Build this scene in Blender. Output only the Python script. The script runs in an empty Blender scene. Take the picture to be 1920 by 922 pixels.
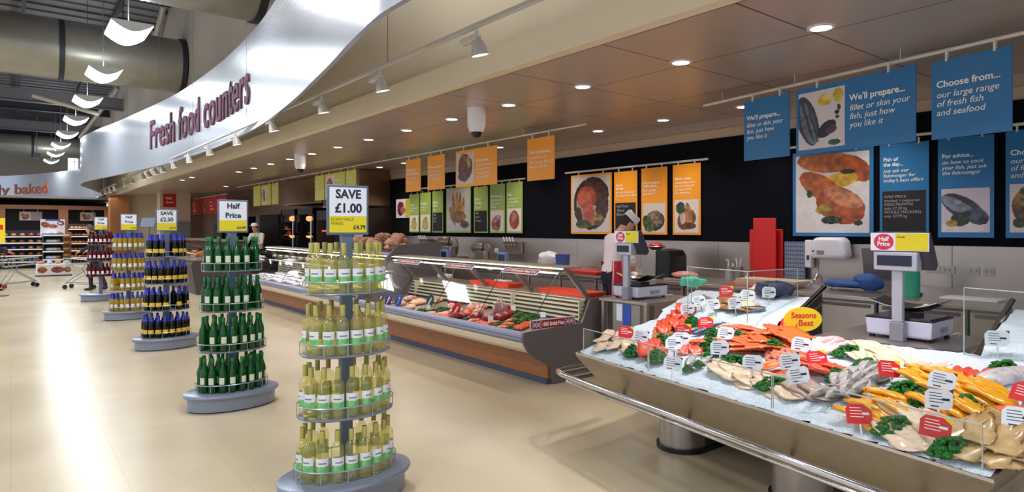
import bpy, bmesh, math, random
import numpy as np
from mathutils import Vector, Matrix, noise
random.seed(7)
SC = bpy.context.scene
COL = SC.collection
PI = math.pi
# ------------------------------------------------------------------ camera, world, exposure
# world axes: +x towards the back wall of the counters, +y along the counters, z up, camera over the origin
TH = math.atan2(940, 1200)
SN, CS = math.sin(TH), math.cos(TH)
cam = bpy.data.cameras.new('camera'); camo = bpy.data.objects.new('camera', cam); COL.objects.link(camo)
cam.sensor_width = 36; cam.lens = 22.5; cam.shift_y = -33/1920; cam.clip_end = 200
camo.location = (0, 0, 1.65); camo.rotation_euler = (PI/2, 0, -TH)
SC.camera = camo
w = bpy.data.worlds.new('world'); SC.world = w; w.use_nodes = True
w.node_tree.nodes['Background'].inputs[0].default_value = (.80, .88, 1.0, 1)
w.node_tree.nodes['Background'].inputs[1].default_value = 1.05
SC.view_settings.view_transform = 'Standard'; SC.view_settings.look = 'None'
SC.view_settings.gamma = 1; SC.view_settings.exposure = 0.0; SC.view_settings.use_curve_mapping = False
try:
    SC.cycles.transparent_max_bounces = 24; SC.cycles.max_bounces = 8
except Exception: pass
K_PEND, K_DOWN, K_TRACK = 84, 40, 70      # lamp powers (W)
PEND_Y = [14.61, 18.93, 23.23, 27.6, 32.0, 36.3, 40.7, 45.1]

def light(name, kind, loc, power, color=(1,1,1), target=None, parent=None, **kw):
    l = bpy.data.lights.new(name, kind); l.energy = power; l.color = color
    for k, v in kw.items(): setattr(l, k, v)
    o = bpy.data.objects.new(name, l); COL.objects.link(o); o.location = loc
    if target is not None:
        o.rotation_euler = (Vector(target)-Vector(loc)).to_track_quat('-Z', 'Y').to_euler()
    if parent: o.parent = parent
    return o

# ------------------------------------------------------------------ rays of the photograph used for measuring places
def ray(px, py):
    X = (px-960)/1200
    return CS*X+SN, -SN*X+CS, (428-py)/1200
def G(px, py, h):
    r = ray(px, py); t = (h-1.65)/r[2]; return Vector((t*r[0], t*r[1], h))
def VX(px, py, x):
    r = ray(px, py); t = x/r[0]; return Vector((x, t*r[1], 1.65+t*r[2]))
def VY(px, py, y):
    r = ray(px, py); t = y/r[1]; return Vector((t*r[0], y, 1.65+t*r[2]))

# ------------------------------------------------------------------ materials
def lin(c):
    return tuple(((x/12.92) if x <= .04045 else ((x+.055)/1.055)**2.4) for x in c)
def rgb(r, g, b): return lin((r/255, g/255, b/255))
MT = {}
def mat(name, c, rough=.5, metal=0., noise_amt=0., scale=8., bump=0., emis=0., coat=0., c2=None, trans=0., alpha=1., aniso=False):
    if name in MT: return MT[name]
    m = bpy.data.materials.new(name); m.use_nodes = True; nt = m.node_tree; b = nt.nodes['Principled BSDF']
    b.inputs['Base Color'].default_value = (*c, 1); b.inputs['Roughness'].default_value = rough
    b.inputs['Metallic'].default_value = metal
    if coat: b.inputs['Coat Weight'].default_value = coat; b.inputs['Coat Roughness'].default_value = .08
    if trans: b.inputs['Transmission Weight'].default_value = trans
    if emis:
        b.inputs['Emission Color'].default_value = (*c, 1); b.inputs['Emission Strength'].default_value = emis
    if noise_amt or bump or c2:
        tc = nt.nodes.new('ShaderNodeTexCoord'); nz = nt.nodes.new('ShaderNodeTexNoise')
        nz.inputs['Scale'].default_value = scale; nz.inputs['Detail'].default_value = 4
        if aniso:
            mp = nt.nodes.new('ShaderNodeMapping'); mp.inputs['Scale'].default_value = (1, 1, 12)
            nt.links.new(tc.outputs['Object'], mp.inputs[0]); nt.links.new(mp.outputs[0], nz.inputs['Vector'])
        else: nt.links.new(tc.outputs['Object'], nz.inputs['Vector'])
        if c2 is None: c2 = tuple(min(1, x*(1-noise_amt)) for x in c)
        mr = nt.nodes.new('ShaderNodeMapRange'); mr.inputs[1].default_value = .35; mr.inputs[2].default_value = .65
        nt.links.new(nz.outputs['Fac'], mr.inputs[0])
        mx = nt.nodes.new('ShaderNodeMix'); mx.data_type = 'RGBA'
        mx.inputs[6].default_value = (*c, 1); mx.inputs[7].default_value = (*c2, 1)
        nt.links.new(mr.outputs[0], mx.inputs[0]); nt.links.new(mx.outputs[2], b.inputs['Base Color'])
        if bump:
            bp = nt.nodes.new('ShaderNodeBump'); bp.inputs['Strength'].default_value = bump; bp.inputs['Distance'].default_value = .01
            nt.links.new(nz.outputs['Fac'], bp.inputs['Height']); nt.links.new(bp.outputs[0], b.inputs['Normal'])
    MT[name] = m; return m
def clear(name, tint, gloss=.12, body=0., bodyc=(1,1,1), rough=.03, k=.8):
    """clear glass sheet or bottle: tinted see-through with a fresnel gloss"""
    if name in MT: return MT[name]
    m = bpy.data.materials.new(name); m.use_nodes = True; nt = m.node_tree; nt.nodes.clear()
    out = nt.nodes.new('ShaderNodeOutputMaterial'); tr = nt.nodes.new('ShaderNodeBsdfTransparent'); tr.inputs[0].default_value = (*tint, 1)
    gl = nt.nodes.new('ShaderNodeBsdfGlossy'); gl.inputs['Roughness'].default_value = rough
    lw = nt.nodes.new('ShaderNodeLayerWeight'); lw.inputs[0].default_value = .5; fr = nt.nodes.new('ShaderNodeMath'); fr.operation = 'POWER'; fr.inputs[1].default_value = 4.; nt.links.new(lw.outputs['Facing'], fr.inputs[0])
    ad = nt.nodes.new('ShaderNodeMath'); ad.operation = 'MULTIPLY_ADD'; ad.inputs[1].default_value = k; ad.inputs[2].default_value = .012+gloss*.08
    ad.use_clamp = True
    mx = nt.nodes.new('ShaderNodeMixShader')
    nt.links.new(fr.outputs[0], ad.inputs[0]); nt.links.new(ad.outputs[0], mx.inputs[0])
    src = tr.outputs[0]
    if body:
        df = nt.nodes.new('ShaderNodeBsdfDiffuse'); df.inputs[0].default_value = (*bodyc, 1)
        m2 = nt.nodes.new('ShaderNodeMixShader'); m2.inputs[0].default_value = body
        nt.links.new(tr.outputs[0], m2.inputs[1]); nt.links.new(df.outputs[0], m2.inputs[2]); src = m2.outputs[0]
    nt.links.new(src, mx.inputs[1]); nt.links.new(gl.outputs[0], mx.inputs[2]); nt.links.new(mx.outputs[0], out.inputs[0])
    MT[name] = m; return m
def print_mat():
    if 'print' in MT: return MT['print']
    m = bpy.data.materials.new('printed_card'); m.use_nodes = True; nt = m.node_tree; b = nt.nodes['Principled BSDF']
    a = nt.nodes.new('ShaderNodeAttribute'); a.attribute_name = 'Col'
    nt.links.new(a.outputs['Color'], b.inputs['Base Color']); b.inputs['Roughness'].default_value = .35
    MT['print'] = m; return m

STEEL = mat('brushed_steel', rgb(182,172,166), .32, .85, .04, 6)
STEELD = mat('dull_steel', rgb(140,134,132), .40, .75, .05, 6)
CHROME = mat('chrome', rgb(215,215,220), .12, 1)
GREYP = mat('grey_laminate', rgb(104,98,100), .45, 0, .06, 5)
BLUEG = mat('blue_grey_metal', rgb(126,136,160), .32, .45)
BUMP = mat('grey_bumper_strip', rgb(150,156,178), .38, .25)
CREAM = mat('cream_panel', rgb(222,206,184), .4)
WOOD = mat('oak_veneer', rgb(166,106,62), .42, 0, .25, 6, aniso=True)
WHITE = mat('white_plastic', rgb(228,226,236), .35)
BLACK = mat('black_plastic', rgb(20,20,24), .35)
DARK = mat('dark_gap', rgb(34,30,32), .6)
GLASS = clear('clear_glass', (.95,.97,.96), .10); CGLASS = clear('counter_glass', (.95,.96,.95), -.125, k=.3, rough=.03)
RED = mat('red_plastic', rgb(205,22,22), .4)
REDT = mat('red_card', rgb(224,34,40), .4)
YEL = mat('yellow_card', rgb(232,214,30), .4)
INK = mat('dark_ink', rgb(30,34,58), .5)
WCARD = mat('white_card', rgb(235,238,246), .4)
WTXT = mat('white_print', rgb(242,242,236), .5)
PINK = mat('pink_card', rgb(214,44,92), .4)

# ------------------------------------------------------------------ mesh builder
class MB:
    def __init__(s): s.v = []; s.f = []; s.m = []; s.cur = 0
    def add(s, vs, fs):
        o = len(s.v); s.v += [tuple(p) for p in vs]; s.f += [tuple(i+o for i in f) for f in fs]; s.m += [s.cur]*len(fs); return s
    def box(s, x0, x1, y0, y1, z0, z1):
        return s.add([(x0,y0,z0),(x1,y0,z0),(x1,y1,z0),(x0,y1,z0),(x0,y0,z1),(x1,y0,z1),(x1,y1,z1),(x0,y1,z1)],
                     [(0,3,2,1),(4,5,6,7),(0,1,5,4),(1,2,6,5),(2,3,7,6),(3,0,4,7)])
    def prism(s, poly, a, b, ax='z'):
        def P(p, t): return (p[0],p[1],t) if ax == 'z' else ((p[0],t,p[1]) if ax == 'y' else (t,p[0],p[1]))
        n = len(poly); vs = [P(p, a) for p in poly]+[P(p, b) for p in poly]
        return s.add(vs, [tuple(range(n))[::-1], tuple(range(n, 2*n))]+[(i,(i+1)%n,(i+1)%n+n,i+n) for i in range(n)])
    def loft(s, rings, cap=True, close=True):
        n = len(rings[0]); vs = [p for r in rings for p in r]; fs = []
        for k in range(len(rings)-1):
            for i in range(n if close else n-1):
                j = (i+1) % n; fs.append((k*n+i, k*n+j, (k+1)*n+j, (k+1)*n+i))
        if cap: fs += [tuple(range(n))[::-1], tuple(range((len(rings)-1)*n, len(rings)*n))]
        return s.add(vs, fs)
    def lathe(s, prof, n=16, c=(0,0,0), sx=1, sy=1):
        rings = [[(c[0]+r*sx*math.cos(2*PI*i/n), c[1]+r*sy*math.sin(2*PI*i/n), c[2]+z) for i in range(n)] for r, z in prof]
        return s.loft(rings)
    def tube(s, pts, r, n=8, closed=False):
        pts = [Vector(p) for p in pts]; rr = r if isinstance(r, (list, tuple)) else [r]*len(pts); rings = []; up = None
        for i, p in enumerate(pts):
            if closed: d = pts[(i+1) % len(pts)]-pts[i-1]
            else: d = pts[min(i+1, len(pts)-1)]-pts[max(i-1, 0)]
            d.normalize()
            if up is None: up = Vector((0,0,1)) if abs(d.z) < .9 else Vector((1,0,0))
            a = d.cross(up); a.normalize(); b = a.cross(d); up = b
            rings.append([tuple(p+(a*math.cos(2*PI*k/n)+b*math.sin(2*PI*k/n))*rr[i]) for k in range(n)])
        if closed: rings.append(rings[0])
        return s.loft(rings, cap=not closed)
    def ell(s, c, r, n=10, m=7, rot=None, warp=None):
        rings = []
        for j in range(1, m):
            ph = PI*j/m-PI/2
            ring = []
            for i in range(n):
                t = 2*PI*i/n; q = Vector((math.cos(ph)*math.cos(t)*r[0], math.cos(ph)*math.sin(t)*r[1], math.sin(ph)*r[2]))
                if warp: q = warp(q)
                if rot: q = rot @ q
                ring.append(tuple(q+Vector(c)))
            rings.append(ring)
        return s.loft(rings)
    def pillow(s, L, W, H, nx=10, ny=6, f=None, wav=0.):
        """closed lens-like food shape along x: f(u,v)->(width scale, dz)"""
        top, bot = [], []
        for i in range(nx+1):
            u = -1+2*i/nx
            ws = f(u) if f else (max(0, 1-u*u))**.5
            for j in range(ny+1):
                v = -1+2*j/ny; h = max(0, 1-v*v)**.6*max(0, 1-abs(u)**3)**.5
                x = u*L/2; y = v*W/2*max(ws, .04)
                nz = noise.noise(Vector((x*30+L*99, y*30, W*50)))*.25
                zc = wav*(math.sin(x*22+W*90)+.7*math.sin(y*40+x*15+L*70)+1.2)*(.3+abs(v)); top.append((x, y, zc+H*h*(.8+nz))); bot.append((x, y, zc-.1*H*h))
        k = ny+1; fs = []
        for i in range(nx):
            for j in range(ny): a = i*k+j; fs.append((a, a+k, a+k+1, a+1))
        s.add(top, fs); s.add(bot, [g[::-1] for g in fs]); return s
    def build(s, name, m, parent=None, world=False, smooth=True, bevel=0, ang=40, loc=None):
        me = bpy.data.meshes.new(name)
        vs = s.v
        if world and parent is not None:
            l = parent.location; vs = [(x-l[0], y-l[1], z-l[2]) for x, y, z in vs]
        me.from_pydata(vs, [], s.f)
        ms = m if isinstance(m, (list, tuple)) else [m]
        for q in ms: me.materials.append(q)
        for p, i in zip(me.polygons, s.m): p.material_index = min(i, len(ms)-1)
        b = bmesh.new(); b.from_mesh(me); bmesh.ops.remove_doubles(b, verts=b.verts, dist=1e-5)
        bmesh.ops.recalc_face_normals(b, faces=b.faces); b.to_mesh(me); b.free()
        if smooth:
            me.shade_smooth(); me.set_sharp_from_angle(angle=math.radians(ang))
        o = bpy.data.objects.new(name, me); COL.objects.link(o)
        if parent is not None: o.parent = parent
        if loc is not None: o.location = loc
        if bevel:
            bv = o.modifiers.new('bevel', 'BEVEL'); bv.width = bevel; bv.segments = 2; bv.limit_method = 'ANGLE'
        return o

def tag(o, label=None, cat=None, group=None, kind=None):
    if label: o['label'] = label
    if cat: o['category'] = cat
    if group: o['group'] = group
    if kind: o['kind'] = kind
    return o
def thing(name, label, cat, loc=(0,0,0), rz=0, group=None):
    o = bpy.data.objects.new(name, None); COL.objects.link(o); o.location = loc; o.rotation_euler = (0,0,rz)
    o.empty_display_size = .1
    return tag(o, label, cat, group)
def struct(o): o['kind'] = 'structure'; return o
KIDS = {}
def kids(o):
    if o.name not in KIDS: KIDS[o.name] = [c for c in bpy.data.objects if c.parent == o]
    return KIDS[o.name]
def dup(root, loc=None, rot=None, label=None, group=None, scale=None, skip=()):
    r = root.copy(); COL.objects.link(r)
    if loc is not None: r.location = loc
    if rot is not None: r.rotation_euler = rot if isinstance(rot, (tuple, list)) or hasattr(rot, 'x') else (0,0,rot)
    if scale is not None: r.scale = scale if isinstance(scale, (tuple, list)) else (scale,)*3
    if label: r['label'] = label
    if group: r['group'] = group
    for ch in kids(root):
        if ch.name.split('.')[0] in skip: continue
        c = ch.copy(); COL.objects.link(c); c.parent = r
        for g in kids(ch):
            d = g.copy(); COL.objects.link(d); d.parent = c
    return r
def text(s, size, m, parent, loc, rot=(PI/2,0,0), align='LEFT', ext=.001, name='lettering', shear=0, width=None, bold=0, lsp=1.0):
    cu = bpy.data.curves.new('t', 'FONT'); cu.body = s; cu.size = size; cu.align_x = align; cu.extrude = ext
    cu.shear = shear; cu.space_line = lsp; cu.offset = bold*size; cu.resolution_u = 3
    to = bpy.data.objects.new('t', cu); COL.objects.link(to)
    dg = bpy.context.evaluated_depsgraph_get(); dg.update()
    me = bpy.data.meshes.new_from_object(to.evaluated_get(dg)); bpy.data.objects.remove(to)
    if width:
        xs = [v.co.x for v in me.vertices]; k = width/(max(xs)-min(xs))
        for v in me.vertices: v.co.x *= k
    me.materials.clear(); me.materials.append(m); me.name = name
    o = bpy.data.objects.new(name, me); COL.objects.link(o); o.parent = parent; o.location = loc; o.rotation_euler = rot
    return o
# painted prints (posters, packaging): a grid of faces with a colour each
def paint(base, shapes, nx=56, nz=56, seed=1, grain=.05):
    rs = np.random.RandomState(seed); u, v = np.meshgrid((np.arange(nx)+.5)/nx, (np.arange(nz)+.5)/nz)
    im = np.zeros((nz, nx, 3)); im[:] = np.array(base)/255.
    lw = rs.rand(nz//5+3, nx//5+3); a_ = np.arange(nz)/5.; b_ = np.arange(nx)/5.; i_, j_ = a_.astype(int), b_.astype(int); fa, fb = (a_-i_)[:,None], (b_-j_)[None]; low = (lw[i_][:,j_]*(1-fa)+lw[i_+1][:,j_]*fa)*(1-fb)+(lw[i_][:,j_+1]*(1-fa)+lw[i_+1][:,j_+1]*fa)*fb
    for sh in shapes:
        cx, cy, rx, ry, a, col = sh[:6]; gr = sh[6] if len(sh) > 6 else .12
        du, dv = u-cx, v-cy; c, s_ = math.cos(a), math.sin(a)
        p, q = (du*c+dv*s_)/rx, (-du*s_+dv*c)/ry
        d = p*p+q*q if not (len(sh) > 7 and sh[7] == 'r') else np.maximum(abs(p), abs(q))
        mk = d < 1+(low-.5)*.10
        sd = 1-gr*1.3*low-gr*.5*rs.rand(nz, nx)
        im[mk] = (np.array(col)/255.)*sd[mk][:, None]
    return np.clip(im*(1-grain*rs.rand(nz, nx, 1)), 0, 1)
def picture(im, x0, x1, z0, z1, y, parent, name='photo_print'):
    nz, nx, _ = im.shape
    vs = [(x0+(x1-x0)*i/nx, y, z0+(z1-z0)*j/nz) for j in range(nz+1) for i in range(nx+1)]
    fs = [(j*(nx+1)+i, j*(nx+1)+i+1, (j+1)*(nx+1)+i+1, (j+1)*(nx+1)+i) for j in range(nz) for i in range(nx)]
    me = bpy.data.meshes.new(name); me.from_pydata(vs, [], fs); me.materials.append(print_mat())
    ca = me.color_attributes.new('Col', 'FLOAT_COLOR', 'CORNER')
    l = np.where(im <= .04045, im/12.92, ((im+.055)/1.055)**2.4).reshape(-1, 3)
    arr = np.ones((nx*nz, 4, 4)); arr[:, :, :3] = l[:, None, :]
    ca.data.foreach_set('color', arr.reshape(-1).astype(np.float32))
    o = bpy.data.objects.new(name, me); COL.objects.link(o); o.parent = parent; return o
# ------------------------------------------------------------------ STRUCTURE
def floor_mat():
    m = bpy.data.materials.new('polished_terrazzo'); m.use_nodes = True; nt = m.node_tree; b = nt.nodes['Principled BSDF']
    tc = nt.nodes.new('ShaderNodeTexCoord'); n1 = nt.nodes.new('ShaderNodeTexNoise'); n1.inputs['Scale'].default_value = 220; n1.inputs['Detail'].default_value = 3
    n2 = nt.nodes.new('ShaderNodeTexNoise'); n2.inputs['Scale'].default_value = .7; n2.inputs['Detail'].default_value = 3
    nt.links.new(tc.outputs['Object'], n1.inputs['Vector']); nt.links.new(tc.outputs['Object'], n2.inputs['Vector'])
    r1 = nt.nodes.new('ShaderNodeValToRGB'); r1.color_ramp.elements[0].color = (*rgb(196,178,148), 1); r1.color_ramp.elements[1].color = (*rgb(216,200,170), 1)
    r1.color_ramp.elements[0].position = .35; r1.color_ramp.elements[1].position = .6
    nt.links.new(n1.outputs['Fac'], r1.inputs[0])
    mx = nt.nodes.new('ShaderNodeMix'); mx.data_type = 'RGBA'; mx.blend_type = 'MULTIPLY'; mx.inputs[0].default_value = .35
    r2 = nt.nodes.new('ShaderNodeValToRGB'); r2.color_ramp.elements[0].color = (.72,.7,.66,1); r2.color_ramp.elements[1].color = (1,1,1,1)
    r2.color_ramp.elements[0].position = .38; r2.color_ramp.elements[1].position = .6
    nt.links.new(n2.outputs['Fac'], r2.inputs[0]); nt.links.new(r1.outputs[0], mx.inputs[6]); nt.links.new(r2.outputs[0], mx.inputs[7])
    br = nt.nodes.new('ShaderNodeTexBrick'); br.offset = 0; br.inputs['Scale'].default_value = 1
    br.inputs['Color1'].default_value = (1,1,1,1); br.inputs['Color2'].default_value = (1,1,1,1); br.inputs['Mortar'].default_value = (.93,.92,.90,1)
    br.inputs['Mortar Size'].default_value = .004; br.inputs['Brick Width'].default_value = .6; br.inputs['Row Height'].default_value = .6
    nt.links.new(tc.outputs['Object'], br.inputs['Vector'])
    m3 = nt.nodes.new('ShaderNodeMix'); m3.data_type = 'RGBA'; m3.blend_type = 'MULTIPLY'; m3.inputs[0].default_value = 1
    nt.links.new(mx.outputs[2], m3.inputs[6]); nt.links.new(br.outputs['Color'], m3.inputs[7]); nt.links.new(m3.outputs[2], b.inputs['Base Color'])
    mr = nt.nodes.new('ShaderNodeMapRange'); mr.inputs[3].default_value = .20; mr.inputs[4].default_value = .30
    nt.links.new(n2.outputs['Fac'], mr.inputs[0]); nt.links.new(mr.outputs[0], b.inputs['Roughness'])
    b.inputs['Specular IOR Level'].default_value = .36
    return m
struct(MB().box(-14,14,-7,62,-.1,0).build('floor', floor_mat()))
def ceil_mat():
    m = bpy.data.materials.new('satin_metal_ceiling_tiles'); m.use_nodes = True; nt = m.node_tree; b = nt.nodes['Principled BSDF']
    tc = nt.nodes.new('ShaderNodeTexCoord'); br = nt.nodes.new('ShaderNodeTexBrick'); br.offset = 0; br.inputs['Scale'].default_value = 1
    br.inputs['Color1'].default_value = (*rgb(204,190,178),1); br.inputs['Color2'].default_value = (*rgb(197,183,171),1); br.inputs['Mortar'].default_value = (*rgb(80,66,58),1)
    br.inputs['Mortar Size'].default_value = .008; br.inputs['Brick Width'].default_value = 1.3; br.inputs['Row Height'].default_value = 1.3
    nt.links.new(tc.outputs['Object'], br.inputs['Vector']); nt.links.new(br.outputs['Color'], b.inputs['Base Color'])
    b.inputs['Metallic'].default_value = .45; b.inputs['Roughness'].default_value = .34
    return m
struct(MB().box(4.05,12,-5,50,3.25,3.33).build('ceiling', ceil_mat()))
PLAST = mat('cream_plaster', rgb(226,212,186), .7, 0, .03, 2)
UPW = mat('grey_beige_plaster', rgb(170,160,150), .8, 0, .05, 1.5)
BROWN = mat('warm_brown_wall', rgb(150,124,108), .6, 0, .08, 2)
struct(MB().box(3.92,4.06,-5,43,3.25,3.52).build('trim_1', PLAST))           # bulkhead lip along the soffit
struct(MB().box(4.06,4.20,-5,43,3.33,4.9).build('wall_right', PLAST))
struct(MB().box(4.08,4.20,-5,62,4.9,9).build('wall_right', UPW))
struct(MB().box(8.3,8.5,-5,16.2,0,3.25).build('wall_back', mat('beige_bulkhead', rgb(196,176,152), .6)))
NAVY = mat('black_cladding', rgb(7,9,20), .9, 0, .2, 3); NAVY.node_tree.nodes['Principled BSDF'].inputs['Specular IOR Level'].default_value = .15
struct(MB().box(8.262,8.3,-4.9,16.1,1.455,2.99).build('trim_2', NAVY))
struct(MB().box(8.24,8.3,-5,16.1,3.13,3.25).build('trim_3', mat('grey_coving', rgb(170,156,146), .5)))
mb = MB()
for k in range(14): mb.box(8.28,8.3,-4.9+k*1.5,-4.9+k*1.5+1.494,.92,1.455)
struct(mb.build('trim_4', STEEL))
# further along: brown wall, cream wall and grey column
struct(MB().box(8.3,8.5,16.2,50,0,3.25).build('wall_side', BROWN))
struct(MB().box(5.4,8.3,38,38.2,0,3.25).build('wall_end', BROWN))
yc = 32
cx0, cx1 = VY(300,400,yc).x, VY(357,400,yc).x
struct(MB().box(cx0,cx1,yc,yc+.8,0,3.25).build('wall_column', mat('pale_pink_column', rgb(206,186,168), .6)))
struct(MB().box(VY(318,400,31.9).x,VY(357,400,31.9).x,31.85,32,0,1.95).build('trim_5', mat('grey_column_casing', rgb(128,128,128), .5)))
c0, c1 = VY(243,400,36).x, VY(303,400,36).x
struct(MB().box(c0,c1,36,36.2,0,3.25).build('wall_cream', PLAST))
# bakery wooden portal and wall
struct(MB().box(VY(207,400,35.5).x,VY(243,400,35.5).x,35.5,36.4,0,3.22).build('trim_6', WOOD))
struct(MB().box(-6,4.6,46,46.2,0,3.2).build('wall_bakery', mat('dark_bakery_wall', rgb(22,24,40), .6)))
mb = MB(); mb.box(-6,4.35,40.0,40.3,2.62,2.82); mb.box(-6,4.35,40.3,46,2.75,2.82)
for px in (119, 0, 205): x = VY(px,400,40).x; mb.box(x-.2,x+.2,40,40.35,0,2.62)
struct(mb.build('trim_7', WOOD))
struct(MB().box(-6,4.35,39.2,46,3.15,3.25).build('ceiling_bakery', mat('grey_soffit', rgb(150,148,146), .6)))
# far wall and its window
fx0, fx1 = VY(127,300,60).x, VY(166,300,60).x
FW = mat('far_wall_paint', rgb(196,186,172), .8)
mb = MB(); mb.box(-14,fx0,60,60.3,0,9); mb.box(fx1,4.3,60,60.3,0,9); mb.box(fx0,fx1,60,60.3,0,5.2); mb.box(fx0,fx1,60,60.3,8.4,9)
struct(mb.build('wall_far', FW))
wf = struct(MB().box(fx0,fx1,60.05,60.1,5.2,8.4).build('window_1', mat('daylit_glazing', (.72,.86,1), .3, emis=7)))
mb = MB()
for k in range(4): x = fx0+(fx1-fx0)*k/3; mb.box(x-.03,x+.03,59.98,60.05,5.2,8.4)
for z in (5.2, 6.8, 8.4): mb.box(fx0,fx1,59.98,60.05,z-.03,z+.03)
mb.build('window_frame', WHITE, wf)
# roof deck, beams and braces
DECK = mat('dark_roof_deck', rgb(120,120,128), .6, .2, .1, 1)
mb = MB(); mb.box(-14,4.2,-7,60,8.8,9)
for k in range(90): y = -7+k*.75; mb.box(-14,4.2,y,y+.12,8.74,8.8)
struct(mb.build('ceiling_roof', DECK))
BEAM = mat('painted_roof_steel', rgb(120,122,128), .5, .2)
BEAMD = mat('dark_roof_steel', rgb(52,54,64), .5, .2)
def ibeam(name, y, z, label, m, h=.5, x0=-8, x1=4.05):
    mb = MB(); mb.box(x0,x1,y-.12,y+.12,z,z+.03); mb.box(x0,x1,y-.12,y+.12,z+h-.03,z+h); mb.box(x0,x1,y-.015,y+.015,z,z+h)
    return struct(mb.build(name, m))
n = 1
for y, z in ((17.6,8.0),(24.3,7.0),(29,7.4),(34,7.0),(39,7.4),(44,7.0),(50,7.2),(56,7.2)):
    ibeam('trim_%d' % (n+7), y, z, '', BEAM if n % 2 == 0 else BEAMD, .55); n += 1
mb = MB()
for x in (-2.5, .3, 2.6): mb.box(x-.05,x+.05,-6,60,8.3,8.5)
struct(mb.build('trim_20', BEAMD))
BR = mat('pale_brace_tube', rgb(176,170,160), .45, .2)
def brace(p, q, r, label):
    o = MB().tube([p, q], r, 8).build('roof_brace', BR); tag(o, label, 'brace', ); return o
brace(VX(292,72,3.9), VX(326,27,3.9)+Vector((0,0,1.5)), .09, 'diagonal pale roof brace beside the nearest hanging light, against the duct end')
brace(G(150,258,6.3), VX(222,165,4.05)+Vector((0,0,.0)), .09, 'diagonal pale roof brace running up from the window to below the large duct')
a_, b_ = VY(60,178,24.2), VY(185,214,24.2); brace(a_, b_, .07, 'sloping pale roof brace under the large duct at the left')
# ribbon fascias
RIB = mat('satin_white_fascia', rgb(200,206,218), .25, .65)
def catmull(P, n=10):
    out = []
    for i in range(len(P)-1):
        p0, p1, p2, p3 = P[max(i-1,0)], P[i], P[i+1], P[min(i+2,len(P)-1)]
        for k in range(n):
            t = k/n
            out.append(tuple(.5*((2*p1[a])+(-p0[a]+p2[a])*t+(2*p0[a]-5*p1[a]+4*p2[a]-p3[a])*t*t+(-p0[a]+3*p1[a]-3*p2[a]+p3[a])*t**3) for a in (0,1)))
    out.append(tuple(P[-1])); return out
R1 = catmull([(2.9,-3),(2.55,-.5),(2.3,2.2),(2.23,4.13),(2.3,4.95),(2.55,6.36),(2.80,7.85),(3.03,9.5),(3.2,11.3),(3.29,13.8),(3.22,17.0),(2.98,19.8),(2.68,22.4),(2.28,25.4),(2.05,27.6),(2.12,29.6),(2.5,31.6),(3.0,34),(3.5,37)])
R2 = catmull([(3.5,37),(3.42,40.5),(3.2,42.3),(2.08,46.0),(.8,49.3),(-.5,51.6),(-2.5,54.2),(-5,56.5)])
def ribbon(name, P, label):
    T = .05; rings = []
    for i, p in enumerate(P):
        a, b = P[max(i-1,0)], P[min(i+1,len(P)-1)]
        d = Vector((b[0]-a[0], b[1]-a[1])).normalized(); nx, ny = d.y, -d.x     # towards the counters
        q = (p[0]+nx*T, p[1]+ny*T)
        rings.append([(p[0],p[1],3.3),(q[0],q[1],3.3),(q[0],q[1],4.95),(p[0],p[1],4.95)])
    return tag(MB().loft(rings).build(name, RIB, ang=25), label, 'fascia')
rib1 = ribbon('curved_fascia', R1, 'long curved silver-white fascia reading Fresh food counters')
rib2 = ribbon('curved_fascia', R2, 'distant curved white fascia over the bakery with orange lettering')
def ribbon_text(s, m, parent, P, y_a, y_b, z0, cap, ext=.03):
    """letters wrapped along the fascia from y_a (left) to y_b (right)"""
    o = text(s, 1, m, parent, (0,0,0), rot=(0,0,0), ext=.5, name='lettering', bold=.012)
    me = o.data; xs = [v.co.x for v in me.vertices]; X0, X1 = min(xs), max(xs)
    pts = [Vector((p[0],p[1])) for p in P]; L = [0]
    for i in range(1, len(pts)): L.append(L[-1]+(pts[i]-pts[i-1]).length)
    def at_y(y):
        for i in range(1, len(pts)):
            if (pts[i-1].y-y)*(pts[i].y-y) <= 0 and pts[i].y != pts[i-1].y: return L[i-1]+(L[i]-L[i-1])*(y-pts[i-1].y)/(pts[i].y-pts[i-1].y)
        return 0
    la, lb = at_y(y_a), at_y(y_b)
    for v in me.vertices:
        l = la+(lb-la)*(v.co.x-X0)/(X1-X0)
        i = max(1, min(len(L)-1, int(np.searchsorted(L, l)))); t = (l-L[i-1])/(L[i]-L[i-1]); p = pts[i-1].lerp(pts[i], t)
        d = (pts[i]-pts[i-1]).normalized(); nn = Vector((-d.y, d.x))
        q = p+nn*(.005+(v.co.z+.5)*ext*1.5)
        zz = z0+v.co.y*cap/.7
        v.co = (q.x, q.y, zz)
    return o
PLUM = mat('plum_letters', rgb(84,34,60), .7); ORL = mat('orange_letters', rgb(214,96,24), .4)
ribbon_text('Fresh food counters', PLUM, rib1, R1, 19.7, 11.3, 3.80, .76, ext=.014)
ribbon_text('Freshly baked', ORL, rib2, R2, 54.6, 47.0, 3.78, .62, ext=.015)

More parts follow.
